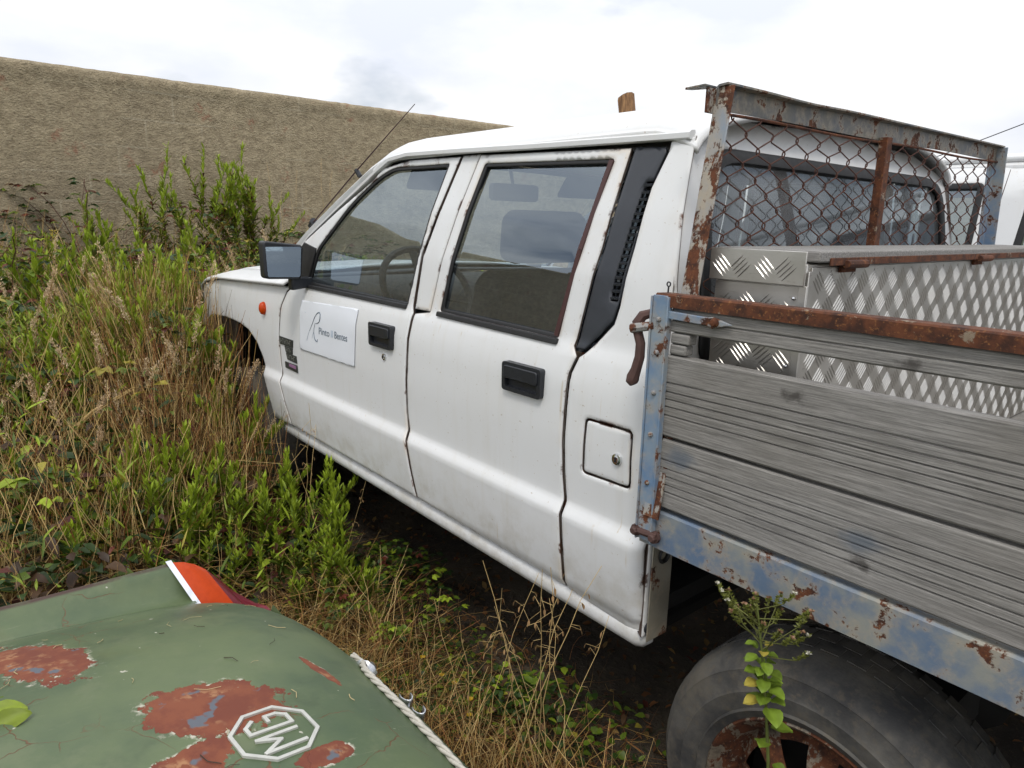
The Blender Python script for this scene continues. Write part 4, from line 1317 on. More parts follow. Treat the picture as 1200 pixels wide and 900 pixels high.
nsc = g.n('ShaderNodeVectorMath', operation='SCALE'); nsc.inputs['Scale'].default_value = .10; g.l(nv.outputs['Color'], nsc.inputs[0])
g.l(v, wv.inputs[0]); g.l(nsc.outputs[0], wv.inputs[1]); g.l(wv.outputs[0], crk.inputs['Vector'])
crm = g.math('MULTIPLY', g.ramp(crk.outputs['Distance'], .010, .003), g.ramp(g.noise(g.co((1,1,1), loc=(1,7,0)), 6, 3, .5), .55, .62))
gcol = g.mix(crm, gcol, (.11,.055,.02))
spk = g.ramp(g.noise(v, 70, 2, .4), .755, .78)
gcol = g.mix(g.math('MULTIPLY', spk, .8), gcol, (.50,.48,.40))
rc = g.mix(g.ramp(wn, .38, .60), (.15,.038,.020), (.20,.058,.026))
rin = g.math('MULTIPLY', g.ramp(d, .85, .55), g.ramp(g.noise(g.co((1,1,1), loc=(2,8,0)), 16, 3), .50, .58))
ora = g.math('MULTIPLY', rin, g.ramp(wn2, .42, .60))
rc = g.mix(g.math('MULTIPLY', ora, .55), rc, (.44,.25,.12))
pri = g.math('MULTIPLY', g.ramp(g.noise(g.co((1,1,1), loc=(3,3,0)), 30, 2, .5), .60, .65), g.ramp(d, .9, .75))
rc = g.mix(pri, rc, (.105,.115,.135))
cc = g.mix(g.math('MULTIPLY', ring, .85), gcol, (.55,.51,.42))
cc = g.mix(rustm, cc, rc)
er = g.math('MULTIPLY', g.ramp(g.attr('edge'), .2, .8), g.ramp(g.noise(v, 12, 5, .6), .30, .52))
cc = g.mix(er, cc, (.048,.020,.012))
g.set(base=cc, rough=g.ramp(rustm, 0, 1, .5, .9), coat=.05, coatr=.3)
g.bump(g.math('ADD', g.math('MULTIPLY', rustm, -1.0), g.math('ADD', g.math('MULTIPLY', wn2, .22), g.math('MULTIPLY', crm, -.6))), .5, .0018)
MT['green'] = g.mat
us = [-.60,-.58,-.55,-.50,-.42,-.32,-.2,-.1,0,.1,.2,.32,.42,.50,.55,.58,.60]
vv_ = [0,.008,.015,.03,.045,.06,.075,.09,.105,.12,.15,.2,.26,.34,.45,.6,.8,1.0]
m = MB(); m.grid([[(XC+u, Y0-q, zdeck(u, q)) for u in us] for q in vv_], flip=True)
deck = m.build('boot_lid', MT['green'], car, angle=70, solid=.006)
m = MB(); m.grid([[(XC+u, Y0-q, zdeck(u, q)) for u in us] for q in (1.006,1.2,1.45)], flip=True); m.build('rear_deck', MT['green'], car, angle=70, solid=.006)
# tail panel under the lid edge
m = MB(); m.grid([[(XC+u, Y0+.002+(0 if z > .5 else -.03), z if i else zdeck(u, 0)-.008) for u in np.linspace(-.70,.70,15)] for i, z in enumerate((.58,.52,.45,.32,.26))], flip=True)
for_ = m.build('tail_panel', MT['green'], car, angle=50)
def wing(s):
    """rear wing with its fin crest; s = -1 far wing, +1 near wing"""
    rows = []; E = []
    for q in (.212,.235,.27,.34,.45,.6,.8,1.0,1.25,1.6,2.0,2.4):
        zf = zfin(q); zv = zdeck(.60, q)
        zv = min(zv, zf-.022)
        prof = [(.585, zdeck(.585, q)-.004), (.600, zv-.002), (.618, zv-.004), (.640, zv+.004), (.660, zf-.016), (.670, zf-.005), (.677, zf), (.685, zf-.002), (.694, zf-.012), (.715, zf-.07), (.735, .52), (.74, .44), (.725, .32), (.70, .26)]
        rows.append([(XC+s*u, Y0-q+(.70-z)*.42*max(0, 1-(q-.212)/.1)*(z > .5), z) for u, z in prof]); E += [0,0,0,0,0,.25,1,.6,.1,0,0,0,0,.3]
    m = MB(); m.grid(rows, flip=(s < 0)); o = m.build('rear_wing', MT['green'], car, angle=60)
    at = o.data.attributes.new('edge', 'FLOAT', 'POINT'); at.data.foreach_set('value', E)
    # chrome surround strip
    def sec(q, k=1.0, drop=0.):
        zf = zfin(q)-drop
        return [(XC+s*u, Y0-q, z) for u, z in [(.575,.52),(.582,.565),(.592,.605),(.612,.640),(.640,zf-.030),(.662,zf-.012),(.677,zf+.002),(.692,zf-.010),(.712,zf-.06),(.728,.56),(.732,.52)]]
    a, b = sec(.217), sec(.206)
    gr = lambda P, e: [tuple(Vector(p)+(Vector(p)-Vector((XC+s*.655, p[1], .60))).normalized()*e) for p in P]
    # strip leans: lower part runs further back
    lean = lambda P: [(x, y+(.70-z)*.42, z) for x, y, z in P]
    m = MB(); m.grid([lean(gr(a, 0.0)), lean(gr(a, .005)), lean(gr(b, .005)), lean(gr(b, -.004))], flip=(s > 0)); m.build('lamp_surround', MT['chrome'], car, angle=50)
    def lens(q, dz, k):
        P = sec(.206)
        c = Vector((XC+s*.655, 0, .56))
        o_ = []
        for (x, y, z) in lean(P):
            vx = c.x+(x-c.x)*k; vz = .53+(z-.53)*(1-dz)
            o_.append((vx, y+q, vz))
        return o_
    L0 = [lens(.0,.0,.97), lens(.020,.03,.96), lens(.042,.10,.93), lens(.062,.20,.89)]
    L1 = [lens(.062,.20,.89), lens(.080,.33,.83), lens(.096,.50,.75), lens(.108,.68,.62), lens(.114,.85,.45)]
    m = MB(); m.grid(L0, flip=(s > 0)); m.build('indicator_lens', MT['orange'], car, angle=60)
    m = MB(); m.grid(L1, flip=(s > 0)); m.add(L1[-1], [tuple(range(11))[::(1 if s < 0 else -1)]]); m.build('stop_lamp_lens', MT['red'], car, angle=60)
    m = MB(); m.grid([[(XC+s*u, Y0-q, z) for u, z in ((.735,.53),(.74,.44),(.725,.32),(.70,.26))] for q in (.212,.10,.02)], flip=(s < 0)); m.build('wing_corner', MT['green'], car)
wing(-1); wing(1)
# the rest of the body: scuttle, folded hood, doors, bonnet and wheels (behind the camera)
m = MB(); m.grid([[(XC+u, y, z-.10*abs(u/.62)**3) for u in (-.62,-.4,-.2,0,.2,.4,.62)] for y, z in ((-2.0,.84),(-2.3,.86),(-2.5,.80))]); m.build('folded_hood', MT['black'], car, angle=60)
m = MB(); m.grid([[(XC+u, y, z-.16*abs(u/.7)**3) for u in (-.70,-.5,-.2,0,.2,.5,.70)] for y, z in ((-3.2,.82),(-3.8,.78),(-4.3,.70),(-4.45,.55),(-4.45,.30))]); m.build('bonnet', MT['green'], car, angle=60)
for s in (-1, 1):
    m = MB(); m.grid([[(XC+s*u, y, z) for u, z in ((.66,.74),(.70,.70),(.73,.5),(.70,.28))] for y in (-2.94,-3.3,-3.9,-4.4)], flip=(s < 0)); m.build('front_wing', MT['green'], car, angle=60)
    for y in (-1.35, -3.75):
        m = MB(); m.lathe([(0,.03),(.15,.04),(.18,.0),(.26,-.01),(.29,.03),(.29,.12),(.2,.15)], (XC+s*.66-.07, y, .27), 'x', 30); m.build('wheel', MT['tyre'], car)
m = MB(); m.box(XC-.6,XC+.6,-4.3,-.62,.24,.34); m.build('floor_pan', MT['dark'], car)
m = MB(); m.tube([(XC-.72,-.66,.36),(XC-.66,-.57,.36),(XC-.3,-.545,.36),(XC+.3,-.545,.36),(XC+.66,-.57,.36),(XC+.72,-.66,.36)], .030, 10); m.build('bumper', MT['silver'], car)
# ---- octagon emblem, readable from behind the car
ec = Vector((.326, -.810, 0))
er_ = .052
eu, ev = Vector((-1, 0, 0)), Vector((0, -1, 0))       # reader's right, reader's up
rotE = Matrix.Rotation(R(5), 3, 'Z')
eu, ev = rotE @ eu, rotE @ ev
def eb(poly, m, lift=.0015):
    """a raised bar polygon in emblem units laid on the deck"""
    top = []; bot = []
    for a, b in poly:
        p = ec+eu*a*er_+ev*b*er_
        z = zdeck(p.x-XC, Y0-p.y)
        top.append((p.x, p.y, z+lift+.0012)); bot.append((p.x, p.y, z-.001))
    n = len(poly)
    ar = sum(top[i][0]*top[(i+1) % n][1]-top[(i+1) % n][0]*top[i][1] for i in range(n))
    fs = [tuple(range(n)) if ar > 0 else tuple(range(n))[::-1]]
    fs += [(i, (i+1) % n, n+(i+1) % n, n+i)[::(-1 if ar > 0 else 1)] for i in range(n)]
    m.add(top+bot, fs)
def stroke(pts, wd, m):
    for (a, b) in zip(pts[:-1], pts[1:]):
        a, b = Vector(a), Vector(b)
        d_ = (b-a).normalized(); n_ = Vector((-d_.y, d_.x))*wd/2; e_ = d_*wd*.35
        eb([tuple(a-e_-n_), tuple(b+e_-n_), tuple(b+e_+n_), tuple(a-e_+n_)], m)
MT['emblem'] = plain('pale_emblem_metal', (.50,.50,.46), .45, .2, .25, 60)
m = MB()
o8 = [(math.cos(R(22.5+45*k)), math.sin(R(22.5+45*k))) for k in range(8)]
for k in range(8):
    a, b = o8[k], o8[(k+1) % 8]
    eb([(a[0]*1.05, a[1]*1.05), (b[0]*1.05, b[1]*1.05), (b[0]*.95, b[1]*.95), (a[0]*.95, a[1]*.95)], m)
em = m.build('emblem_octagon', MT['emblem'], car, smooth=False)
m = MB(); stroke([(-.62,-.50),(-.62,.50),(-.34,.0),(-.10,.50),(-.10,-.50)], .095, m); m.build('emblem_letter', MT['emblem'], em, smooth=False)
m = MB(); stroke([(.62,.30),(.44,.52),(.16,.52),(.14,-.52),(.48,-.52),(.64,-.32),(.64,-.04),(.42,-.04)], .095, m); m.build('emblem_letter', MT['emblem'], em, smooth=False)
# bracket at the lid edge
m = MB()
m.tube([(.145,-.60,.640),(.14,-.585,.655),(.13,-.575,.645)], [.018,.022,.014], 10)
m.build('lid_stop', MT['silver'], car)
m = MB()
for dx in (0, .040):
    rows = []
    for t in np.linspace(0, 1, 7):
        rows.append([(.195+dx+.016*math.cos(a)+t*.014, -.545+.010*math.sin(a)-t*.004-.02*dx, .585+.045*t) for a in np.linspace(-2.2, 1.6, 7)])
    m.grid(rows)
m.box(.19,.26,-.565,-.545,.575,.592)
m.build('latch_bracket', MT['silver'], car, solid=.002, angle=60)
adopt(car)
# ---- braided rope along the lid edge
g = G('braided_rope'); v = g.co(); n_ = g.noise(v, 220, 3); g.set(base=g.mix(n_, (.30,.28,.24), (.58,.55,.48)), rough=.9); MT['rope'] = g.mat
m = MB()
rp = []
for t in np.linspace(0, 1, 120):
    x = .10+t*.80
    vv0 = .062-.030*math.exp(-((x-.12)/.05)**2)+.004*math.sin(x*9)+.02*(x-.1)
    u = x-XC
    rp.append(Vector((x, Y0-vv0, zdeck(u, vv0)+.0056)))
for k in range(3):
    path = []
    for i, p in enumerate(rp):
        t = (rp[min(i+1, 119)]-rp[max(i-1, 0)]).normalized()
        n1_ = t.cross(Vector((0, 0, 1))).normalized(); n2_ = n1_.cross(t)
        a = i*.62+k*2*math.pi/3
        path.append(p+(n1_*math.cos(a)+n2_*math.sin(a))*.0027)
    m.tube(path, .0029, 6)
rope = m.build('rope', MT['rope'], angle=80)
lt = MB()
for i in range(70):                                   # bits of straw and flecks lying on the paint
    u, q = rnd.uniform(-.52, .45), rnd.uniform(.10, .75)
    a = rnd.uniform(0, 6.28); ln = rnd.uniform(.006, .035)
    p0 = Vector((XC+u, Y0-q, zdeck(u, q)+.0012)); u2_, q2_ = u+math.cos(a)*ln, q+math.sin(a)*ln
    p1 = Vector((XC+u2_, Y0-q2_, zdeck(u2_, q2_)+.0012)); pm_ = (p0+p1)/2+Vector((math.sin(a)*ln*.15, math.cos(a)*ln*.15, .0006))
    lt.tube([p0, pm_, p1], rnd.uniform(.0003, .0007), 4, m=i % 2)
lo_ = lt.build('straw_litter', [plain('pale_straw', (.42,.34,.18), .9), plain('dark_twig', (.04,.025,.015), .9)])
tag(lo_, 'bits of dry straw and twig scattered on the green boot lid', 'litter', kind='stuff')
tag(rope, 'pale braided rope lying along the rear edge of the green boot lid', 'rope')

# ================================================================== VEGETATION
def foliage_mat(name, transl=.35, rough=.55):
    g = G(name)
    at = g.attr('Col', 'Color')
    v = g.co(); n_ = g.noise(v, 45, 3)
    c = g.mix(g.ramp(n_, .25, .75), at, (.0,.0,.0)); 
    hs = g.n('ShaderNodeMix', data_type='RGBA', blend_type='MULTIPLY'); hs.inputs[0].default_value = .45
    g.l(at, hs.inputs[6]); 
    cr_ = g.mix(n_, (.45,.45,.45), (1.35,1.35,1.35)); g.l(cr_, hs.inputs[7])
    c = hs.outputs[2]
    g.set(base=c, rough=rough, spec=.35)
    tr = g.n('ShaderNodeBsdfTranslucent'); g.l(c, tr.inputs[0])
    mx_ = g.n('ShaderNodeMixShader'); mx_.inputs[0].default_value = transl
    g.l(g.p.outputs[0], mx_.inputs[1]); g.l(tr.outputs[0], mx_.inputs[2]); g.l(mx_.outputs[0], g.o.inputs[0])
    return g.mat
MT['leaf'] = foliage_mat('leaf_green', .22, .5)
MT['straw'] = foliage_mat('dry_straw', .12, .8)

def nrmz(a): return a/np.maximum(1e-9, np.linalg.norm(a, axis=-1, keepdims=True))
class Veg:
    def __init__(s): s.V = []; s.F = []; s.C = []; s.n = 0
    def add(s, V, F, C):
        s.V.append(V.reshape(-1, 3)); s.F.append(F.reshape(-1, 3)+s.n); s.C.append(C.reshape(-1, 3)); s.n += V.reshape(-1, 3).shape[0]
    def leaves(s, base, d, up, Ln, Wd, colr, fold=.25, droop=.25, shape='lance', jit=.25):
        N = len(base)
        d = nrmz(d); side = nrmz(np.cross(d, up)); nm = np.cross(side, d)
        Ln = np.broadcast_to(Ln, (N,))[:, None]; Wd = np.broadcast_to(Wd, (N,))[:, None]; droop = np.broadcast_to(droop, (N,))[:, None]
        T = {'lance': [(0,.10),(.30,.9),(.62,.85),(1,0)], 'ovate': [(0,.25),(.30,1.),(.65,.80),(1,0)], 'needle': [(0,.5),(.3,1),(.7,.7),(1,0)]}[shape]
        P = []
        for k, (t, wv) in enumerate(T):
            c = base+d*Ln*t+np.array([0, 0, -1.])*droop*Ln*t*t
            if k in (0, 3): P.append(c)
            else:
                P += [c-side*Wd*.5*wv+nm*Wd*fold*wv, c, c+side*Wd*.5*wv+nm*Wd*fold*wv]
        V = np.stack(P, 1)                      # N,8,3
        f = np.array([(0,2,1),(0,3,2),(1,2,5),(1,5,4),(2,3,6),(2,6,5),(4,5,7),(5,6,7)])
        F = f[None]+8*np.arange(N)[:, None, None]
        c = np.broadcast_to(colr, (N, 3))*(1+jit*(nr.random((N, 1))*2-1))
        C = np.repeat(c[:, None], 8, 1).copy(); C[:, (2, 5)] *= .9
        s.add(V, F, C)
    def tiny(s, base, d, side, Ln, Wd, colr, jit=.25):
        """diamond of two triangles"""
        N = len(base); d = nrmz(d); side = nrmz(np.cross(d, side))
        Ln = np.broadcast_to(Ln, (N,))[:, None]; Wd = np.broadcast_to(Wd, (N,))[:, None]
        V = np.stack([base, base+d*Ln*.45-side*Wd*.5, base+d*Ln, base+d*Ln*.45+side*Wd*.5], 1)
        F = np.array([(0,2,1),(0,3,2)])[None]+4*np.arange(N)[:, None, None]
        c = np.broadcast_to(colr, (N, 3))*(1+jit*(nr.random((N, 1))*2-1))
        s.add(V, F, np.repeat(c[:, None], 4, 1))
    def blades(s, P, Wd, colr, tip=.15, jit=.3, colt=None):
        """P: N,K,3 centre lines, flat tapering ribbons"""
        N, K, _ = P.shape
        t = P[:, 1:]-P[:, :-1]; t = np.concatenate([t, t[:, -1:]], 1)
        a = nr.random((N, 1))*math.pi*2
        ref = np.concatenate([np.cos(a), np.sin(a), np.zeros_like(a)], 1)[:, None]
        sd_ = nrmz(np.cross(t, np.broadcast_to(ref, t.shape)))
        w_ = (np.broadcast_to(Wd, (N,))[:, None]*(1-(1-tip)*np.linspace(0, 1, K)[None]**1.5))[..., None]
        V = np.stack([P-sd_*w_*.5, P+sd_*w_*.5], 2).reshape(N, 2*K, 3)
        f = []
        for k in range(K-1): f += [(2*k, 2*k+1, 2*k+3), (2*k, 2*k+3, 2*k+2)]
        F = np.array(f)[None]+2*K*np.arange(N)[:, None, None]
        c = np.broadcast_to(colr, (N, 3))*(1+jit*(nr.random((N, 1))*2-1))
        C = np.repeat(c[:, None], 2*K, 1)
        if colt is not None:
            q = np.repeat(np.linspace(0, 1, K), 2)[None, :, None]
            C = C*(1-q)+q*np.broadcast_to(colt, (N, 3))[:, None]
        s.add(V, F, C)
    def stems(s, P, r0, r1, colr, jit=.2):
        """P: N,K,3 centre lines, three-sided tapering stalks"""
        N, K, _ = P.shape
        t = P[:, 1:]-P[:, :-1]; t = nrmz(np.concatenate([t, t[:, -1:]], 1))
        ref = np.zeros_like(t); ref[..., 0] = .8; ref[..., 1] = .6
        u = nrmz(np.cross(t, ref)); v_ = np.cross(t, u)
        rr = (np.broadcast_to(r0, (N,))[:, None]*(1-np.linspace(0, 1, K))+np.broadcast_to(r1, (N,))[:, None]*np.linspace(0, 1, K))[..., None]
        V = np.stack([P+(u*math.cos(a)+v_*math.sin(a))*rr for a in (0, 2.094, 4.189)], 2).reshape(N, 3*K, 3)
        f = []
        for k in range(K-1):
            for q in range(3):
                w_ = (q+1) % 3
                f += [(3*k+q, 3*k+w_, 3*k+3+w_), (3*k+q, 3*k+3+w_, 3*k+3+q)]
        F = np.array(f)[None]+3*K*np.arange(N)[:, None, None]
        c = np.broadcast_to(colr, (N, 3))*(1+jit*(nr.random((N, 1))*2-1))
        s.add(V, F, np.repeat(c[:, None], 3*K, 1))
    def build(s, name, mat, parent=None):
        V = np.concatenate(s.V); F = np.concatenate(s.F); C = np.clip(np.concatenate(s.C), 0, 1)
        me = bpy.data.meshes.new(name)
        me.vertices.add(len(V)); me.vertices.foreach_set('co', V.astype(np.float32).ravel())
        me.loops.add(len(F)*3); me.loops.foreach_set('vertex_index', F.astype(np.int32).ravel())
        me.polygons.add(len(F)); me.polygons.foreach_set('loop_start', np.arange(0, len(F)*3, 3, dtype=np.int32))
        me.update(calc_edges=True)
        at = me.attributes.new('Col', 'FLOAT_COLOR', 'POINT')
        at.data.foreach_set('color', np.concatenate([C, np.ones((len(C), 1))], 1).astype(np.float32).ravel())
        me.polygons.foreach_set('use_smooth', np.ones(len(F), bool))
        me.materials.append(mat)
        o = bpy.data.objects.new(name, me)
        link(o, parent)
        return o
def rdir(N, up=.3):
    a = nr.random(N)*2*math.pi; z = nr.normal(up, .35, N)
    return nrmz(np.stack([np.cos(a), np.sin(a), z], 1))
Z1 = np.array([0, 0, 1.])
GR_D, GR_M, GR_L, GR_Y = np.array([.030,.062,.010]), np.array([.105,.160,.014]), np.array([.29,.38,.028]), np.array([.34,.29,.04])
RED_, BRN, STR, STR2, STRR = np.array([.12,.030,.016]), np.array([.095,.050,.022]), np.array([.64,.46,.20]), np.array([.42,.26,.085]), np.array([.27,.115,.040])
def pick(cols, w_, N):
    i = nr.choice(len(cols), N, p=np.array(w_)/sum(w_)); return np.array(cols)[i]
# canopy height of the weed mass
CP = np.array([(-5,-1,1.22),(-5,1,1.22),(-4,-1.5,1.08),(-4,0,1.08),(-4,1.5,1.08),(-4,2.6,1.0),(-3.2,-.8,.98),(-3.2,-.2,.98),(-3.3,.8,1.0),(-2.6,-.9,.90),(-2.45,-.25,1.02),(-2.75,-.2,1.06),(-2.1,-.16,.90),(-1.95,-.35,.80),(-2.0,-.9,.74),(-1.7,-.15,.60),(-1.5,-.6,.60),(-1.2,-.3,.36),(-1.2,-1.0,.55),(-.9,-.7,.42),(-.8,-.2,.18),(-.5,-.35,.15),(0,-.2,.09),(.3,-.3,.10),(-.3,.1,.05),(-1.2,-2,.6),(-3,-2.4,.9)])
def canopy(x, y):
    d2 = (x[:, None]-CP[:, 0])**2+(y[:, None]-CP[:, 1])**2+.01
    w_ = 1/d2**1.6
    return (w_*CP[:, 2]).sum(1)/w_.sum(1)
_gz = np.vectorize(ground_z)
def allowed(x, y, marg=.0):
    truck_ = (y > -.06-marg) & (x > -3.16-marg)
    car_ = (x > -.46-marg) & (y < -.50+marg)
    lens_ = np.hypot(x-1.088, y+1.078) < .9
    return ~(truck_ | car_ | lens_) & (x > -5.14)
def scatter(n, x0, x1, y0, y1, marg=0., fn=None):
    X = np.empty(0); Y = np.empty(0)
    while len(X) < n:
        x = nr.uniform(x0, x1, n*2); y = nr.uniform(y0, y1, n*2)
        ok = allowed(x, y, marg)
        if fn is not None: ok &= nr.random(len(x)) < fn(x, y)
        X = np.concatenate([X, x[ok]]); Y = np.concatenate([Y, y[ok]])
    return X[:n], Y[:n]
_pn = [(nr.uniform(1.2, 5, 2), nr.uniform(0, 6.28)) for _ in range(9)]
def patchn(x, y, k=0):
    """smooth 0..1 patch field"""
    s_ = 0
    for i in range(3):
        f, p = _pn[(i+k*3) % 9]; s_ = s_+np.sin(x*f[0]+y*f[1]*(1 if i % 2 else -1)+p)
    return .5+s_/6

# ---- leafy undergrowth: everything nobody could count
ug = Veg()
N_ = 34000
x, y = scatter(N_, -5.1, -1.05, -2.3, 2.6, 0, lambda x, y: np.clip(.35+.9*patchn(x, y), 0, 1)*np.where(x > -2.2, .30, 1.))
hc = canopy(x, y)*(.90+.26*(patchn(x*2.3, y*2.3, 1)-.5))
dep = nr.exponential(.13, N_)
zz = np.maximum(_gz(x, y)+.03, hc-dep-.04)
big = nr.random(N_)
colr = np.where((patchn(x, y, 2) > .52)[:, None], pick([GR_M, GR_L, GR_D, GR_Y, BRN], [4, 4.5, 3, 1.2, 1], N_), pick([GR_D, GR_M, RED_, BRN, GR_Y], [5, 3, 1.6, 2.2, .8], N_))
ug.leaves(np.stack([x, y, zz], 1), rdir(N_, .35), Z1+nr.normal(0, .3, (N_, 3)), .028+.055*big**2, .014+.022*big**2, colr, .2, .35, 'ovate', .4)
# narrow leaves pushing up through
N_ = 20000
x, y = scatter(N_, -4.9, -.9, -2.2, 2.2, 0, lambda x, y: np.clip(1.5*patchn(x, y, 2)-.25, .05, 1)*np.where(x > -2.2, .18, 1.))
hc = canopy(x, y)*(.92+.3*(patchn(x*2.1, y*2.1, 1)-.5)); dep = nr.exponential(.10, N_)-.04
zz = np.maximum(_gz(x, y)+.03, hc-dep-.03)
dd = rdir(N_, 1.1)
ug.leaves(np.stack([x, y, zz], 1), dd, Z1+nr.normal(0, .2, (N_, 3)), nr.uniform(.035,.085,N_), nr.uniform(.006,.012,N_), pick([GR_M, GR_L, GR_Y], [4, 6, .6], N_), .2, .12, 'lance', .35)
# leaves below the canopy, coloured darker to stand in for shade between plants
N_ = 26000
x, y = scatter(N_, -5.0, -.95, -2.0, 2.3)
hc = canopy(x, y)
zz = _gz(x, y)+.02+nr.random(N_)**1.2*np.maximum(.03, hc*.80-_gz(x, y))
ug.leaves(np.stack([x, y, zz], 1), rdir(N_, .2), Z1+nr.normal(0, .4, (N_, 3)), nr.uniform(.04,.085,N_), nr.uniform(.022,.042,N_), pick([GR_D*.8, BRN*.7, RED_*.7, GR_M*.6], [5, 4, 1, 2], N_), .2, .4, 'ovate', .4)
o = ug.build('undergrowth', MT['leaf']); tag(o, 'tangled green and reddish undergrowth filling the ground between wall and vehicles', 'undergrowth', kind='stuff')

# ---- dry grass: straw stalks and bent blades
dg = Veg()
def bent(x, y, z0, h, lean, K=6, drop=.0, dirn=None):
    N = len(x); a = nr.random(N)*2*math.pi if dirn is None else dirn
    t = np.linspace(0, 1, K)[None]
    px_ = x[:, None]+np.cos(a)[:, None]*lean[:, None]*t**2; py_ = y[:, None]+np.sin(a)[:, None]*lean[:, None]*t**2
    pz_ = z0[:, None]+h[:, None]*(t-drop*t**3)
    P = np.stack([px_, py_, pz_], 2)
    P[:, 1:-1] += nr.normal(0, .006, (N, K-2, 3))
    return P
def grassy(n, reg, hf, cols, wts, wd, leanf, drop=0., marg=.0, fn=None, K=6):
    x, y = scatter(n, *reg, marg, fn)
    h = hf(x, y)*nr.uniform(.65, 1.15, n)
    P = bent(x, y, _gz(x, y), h, h*nr.uniform(*leanf, n), K, drop)
    for i in range(K):                                # keep blades out of the bodywork
        tr_ = (P[:, i, 1] > -.035) & (P[:, i, 0] > -3.1) & (P[:, i, 0] < .3) & (P[:, i, 2] > .42)
        P[tr_, i, 1] = -.04
        mg_ = (P[:, i, 0] > -.45) & (P[:, i, 1] < -.50)
        P[mg_, i, 1] = -.49
    dg.blades(P, nr.uniform(*wd, n), pick(cols, wts, n), .3)
nearf = lambda x, y: canopy(x, y)*1.02
grassy(3000, (-4.6,-1.0,-2.2,.8), nearf, [STR, STR2, STRR, BRN], [4, 3, 2, 3], (.0022,.0050), (.05,.6), fn=lambda x, y: np.clip(1.6*(1-patchn(x, y, 2))-.2, .08, 1))
grassy(3000, (-2.9,-1.52,-.50,-.07), lambda x, y: canopy(x, y)*1.04, [STRR, STR2, BRN, STR], [4, 3, 4, 2.5], (.0022,.0050), (.03,.30))          # reddish stems by the front wheel
grassy(2000, (-2.7,-1.25,-1.3,-.22), lambda x, y: canopy(x, y)*1.02, [STR, STR2, STRR], [6, 3, 2], (.0028,.0058), (.03,.40), .0)
grassy(3200, (-2.3,-.75,-1.5,-.25), lambda x, y: canopy(x, y)*.90, [STR, STR2, STRR, BRN], [4, 4, 3, 3], (.002,.0045), (.2,.8), .35, fn=lambda x, y: np.clip(1.5*patchn(x, y, 0), .1, 1))
grassy(2200, (-.95,.45,-.46,-.05), lambda x, y: .20+.16*patchn(x*3, y*3, 0), [STR, STR2, STRR, BRN], [3, 4, 3, 3], (.0015,.003), (.1,.7), .1)
grassy(7000, (-.95,.62,-.50,-.04), lambda x, y: .06+.12*patchn(x*3, y*3, 1), [STR, STR2, STRR, BRN, GR_Y], [1.2, 3, 4, 7, .5], (.0015,.0032), (.6,2.2), .4)
grassy(5200, (-1.8,-.45,-1.7,-.5), lambda x, y: .42+0*x, [STR, STR2, BRN], [4, 4, 3], (.002,.0045), (.3,1.3), .5)
grassy(2200, (-1.6,-.45,-1.6,-.1), lambda x, y: .25+0*x, [STR, STR2, BRN], [3, 4, 3], (.002,.004), (.4,1.5), .4)
# sparse thatch reaching under the truck
x = nr.uniform(-1.5, .55, 2600); y = -.06+np.abs(nr.normal(0, .16, 2600)); h = nr.uniform(.03, .12, 2600)
dg.blades(bent(x, y, _gz(x, y), h, h*nr.uniform(.5, 2, 2600), 5, .3), nr.uniform(.0015,.003,2600), pick([STR2, STRR, BRN, GR_D], [3, 3, 4, 2], 2600), .3)
o = dg.build('dry_grass', MT['straw']); tag(o, 'dry straw coloured grass standing and lying through the weed bed', 'grass', kind='stuff')

# ---- low small-leaved ground cover near the truck
gc = Veg()
def patchy(x, y): return np.clip(2.4*(patchn(x*1.6, y*1.6, 1)-.45), 0.0, 1)
x = nr.uniform(-1.35, .45, 60000); y = nr.uniform(-.5, .28, 60000)
ok = (nr.random(60000) < .9*np.maximum(.25, patchy(x, y))*np.where(x > -.2, .35, 1)*np.exp(-np.maximum(0, y+.02)/.13)) & ~((x > -.46) & (y < -.5)); x, y = x[ok][:11000], y[ok][:11000]
n_ = len(x)
z = _gz(x, y)+.02+nr.random(n_)*(.03+.10*patchy(x, y))
gc.leaves(np.stack([x, y, z], 1), rdir(n_, .25), Z1+nr.normal(0, .2, (n_, 3)), nr.uniform(.016,.036,n_), nr.uniform(.011,.024,n_), pick([GR_D, GR_M, GR_L, GR_Y, BRN], [7, 4, .8, .3, 1.5], n_), .15, .2, 'ovate', .35)
o = gc.build('ground_cover', MT['leaf']); tag(o, 'low dark green ground cover on the soil beside the truck sill', 'ground cover', kind='stuff')

# ---- dead leaves and crumbs on the soil under the truck
lf_ = Veg(); n_ = 2600
x = nr.uniform(-2.2, .9, n_); y = nr.uniform(-.45, 1.5, n_)
lf_.leaves(np.stack([x, y, _gz(x, y)+nr.uniform(.003,.02,n_)], 1), rdir(n_, .1), Z1+nr.normal(0, .35, (n_, 3)), nr.uniform(.012,.04,n_), nr.uniform(.006,.020,n_), pick([BRN, STRR*.7, STR2*.6, RED_], [5, 3, 2, 1], n_), .3, .1, 'ovate', .4)
o = lf_.build('leaf_litter', MT['straw']); tag(o, 'brown dead leaves scattered on the soil under the truck', 'leaf litter', kind='stuff')
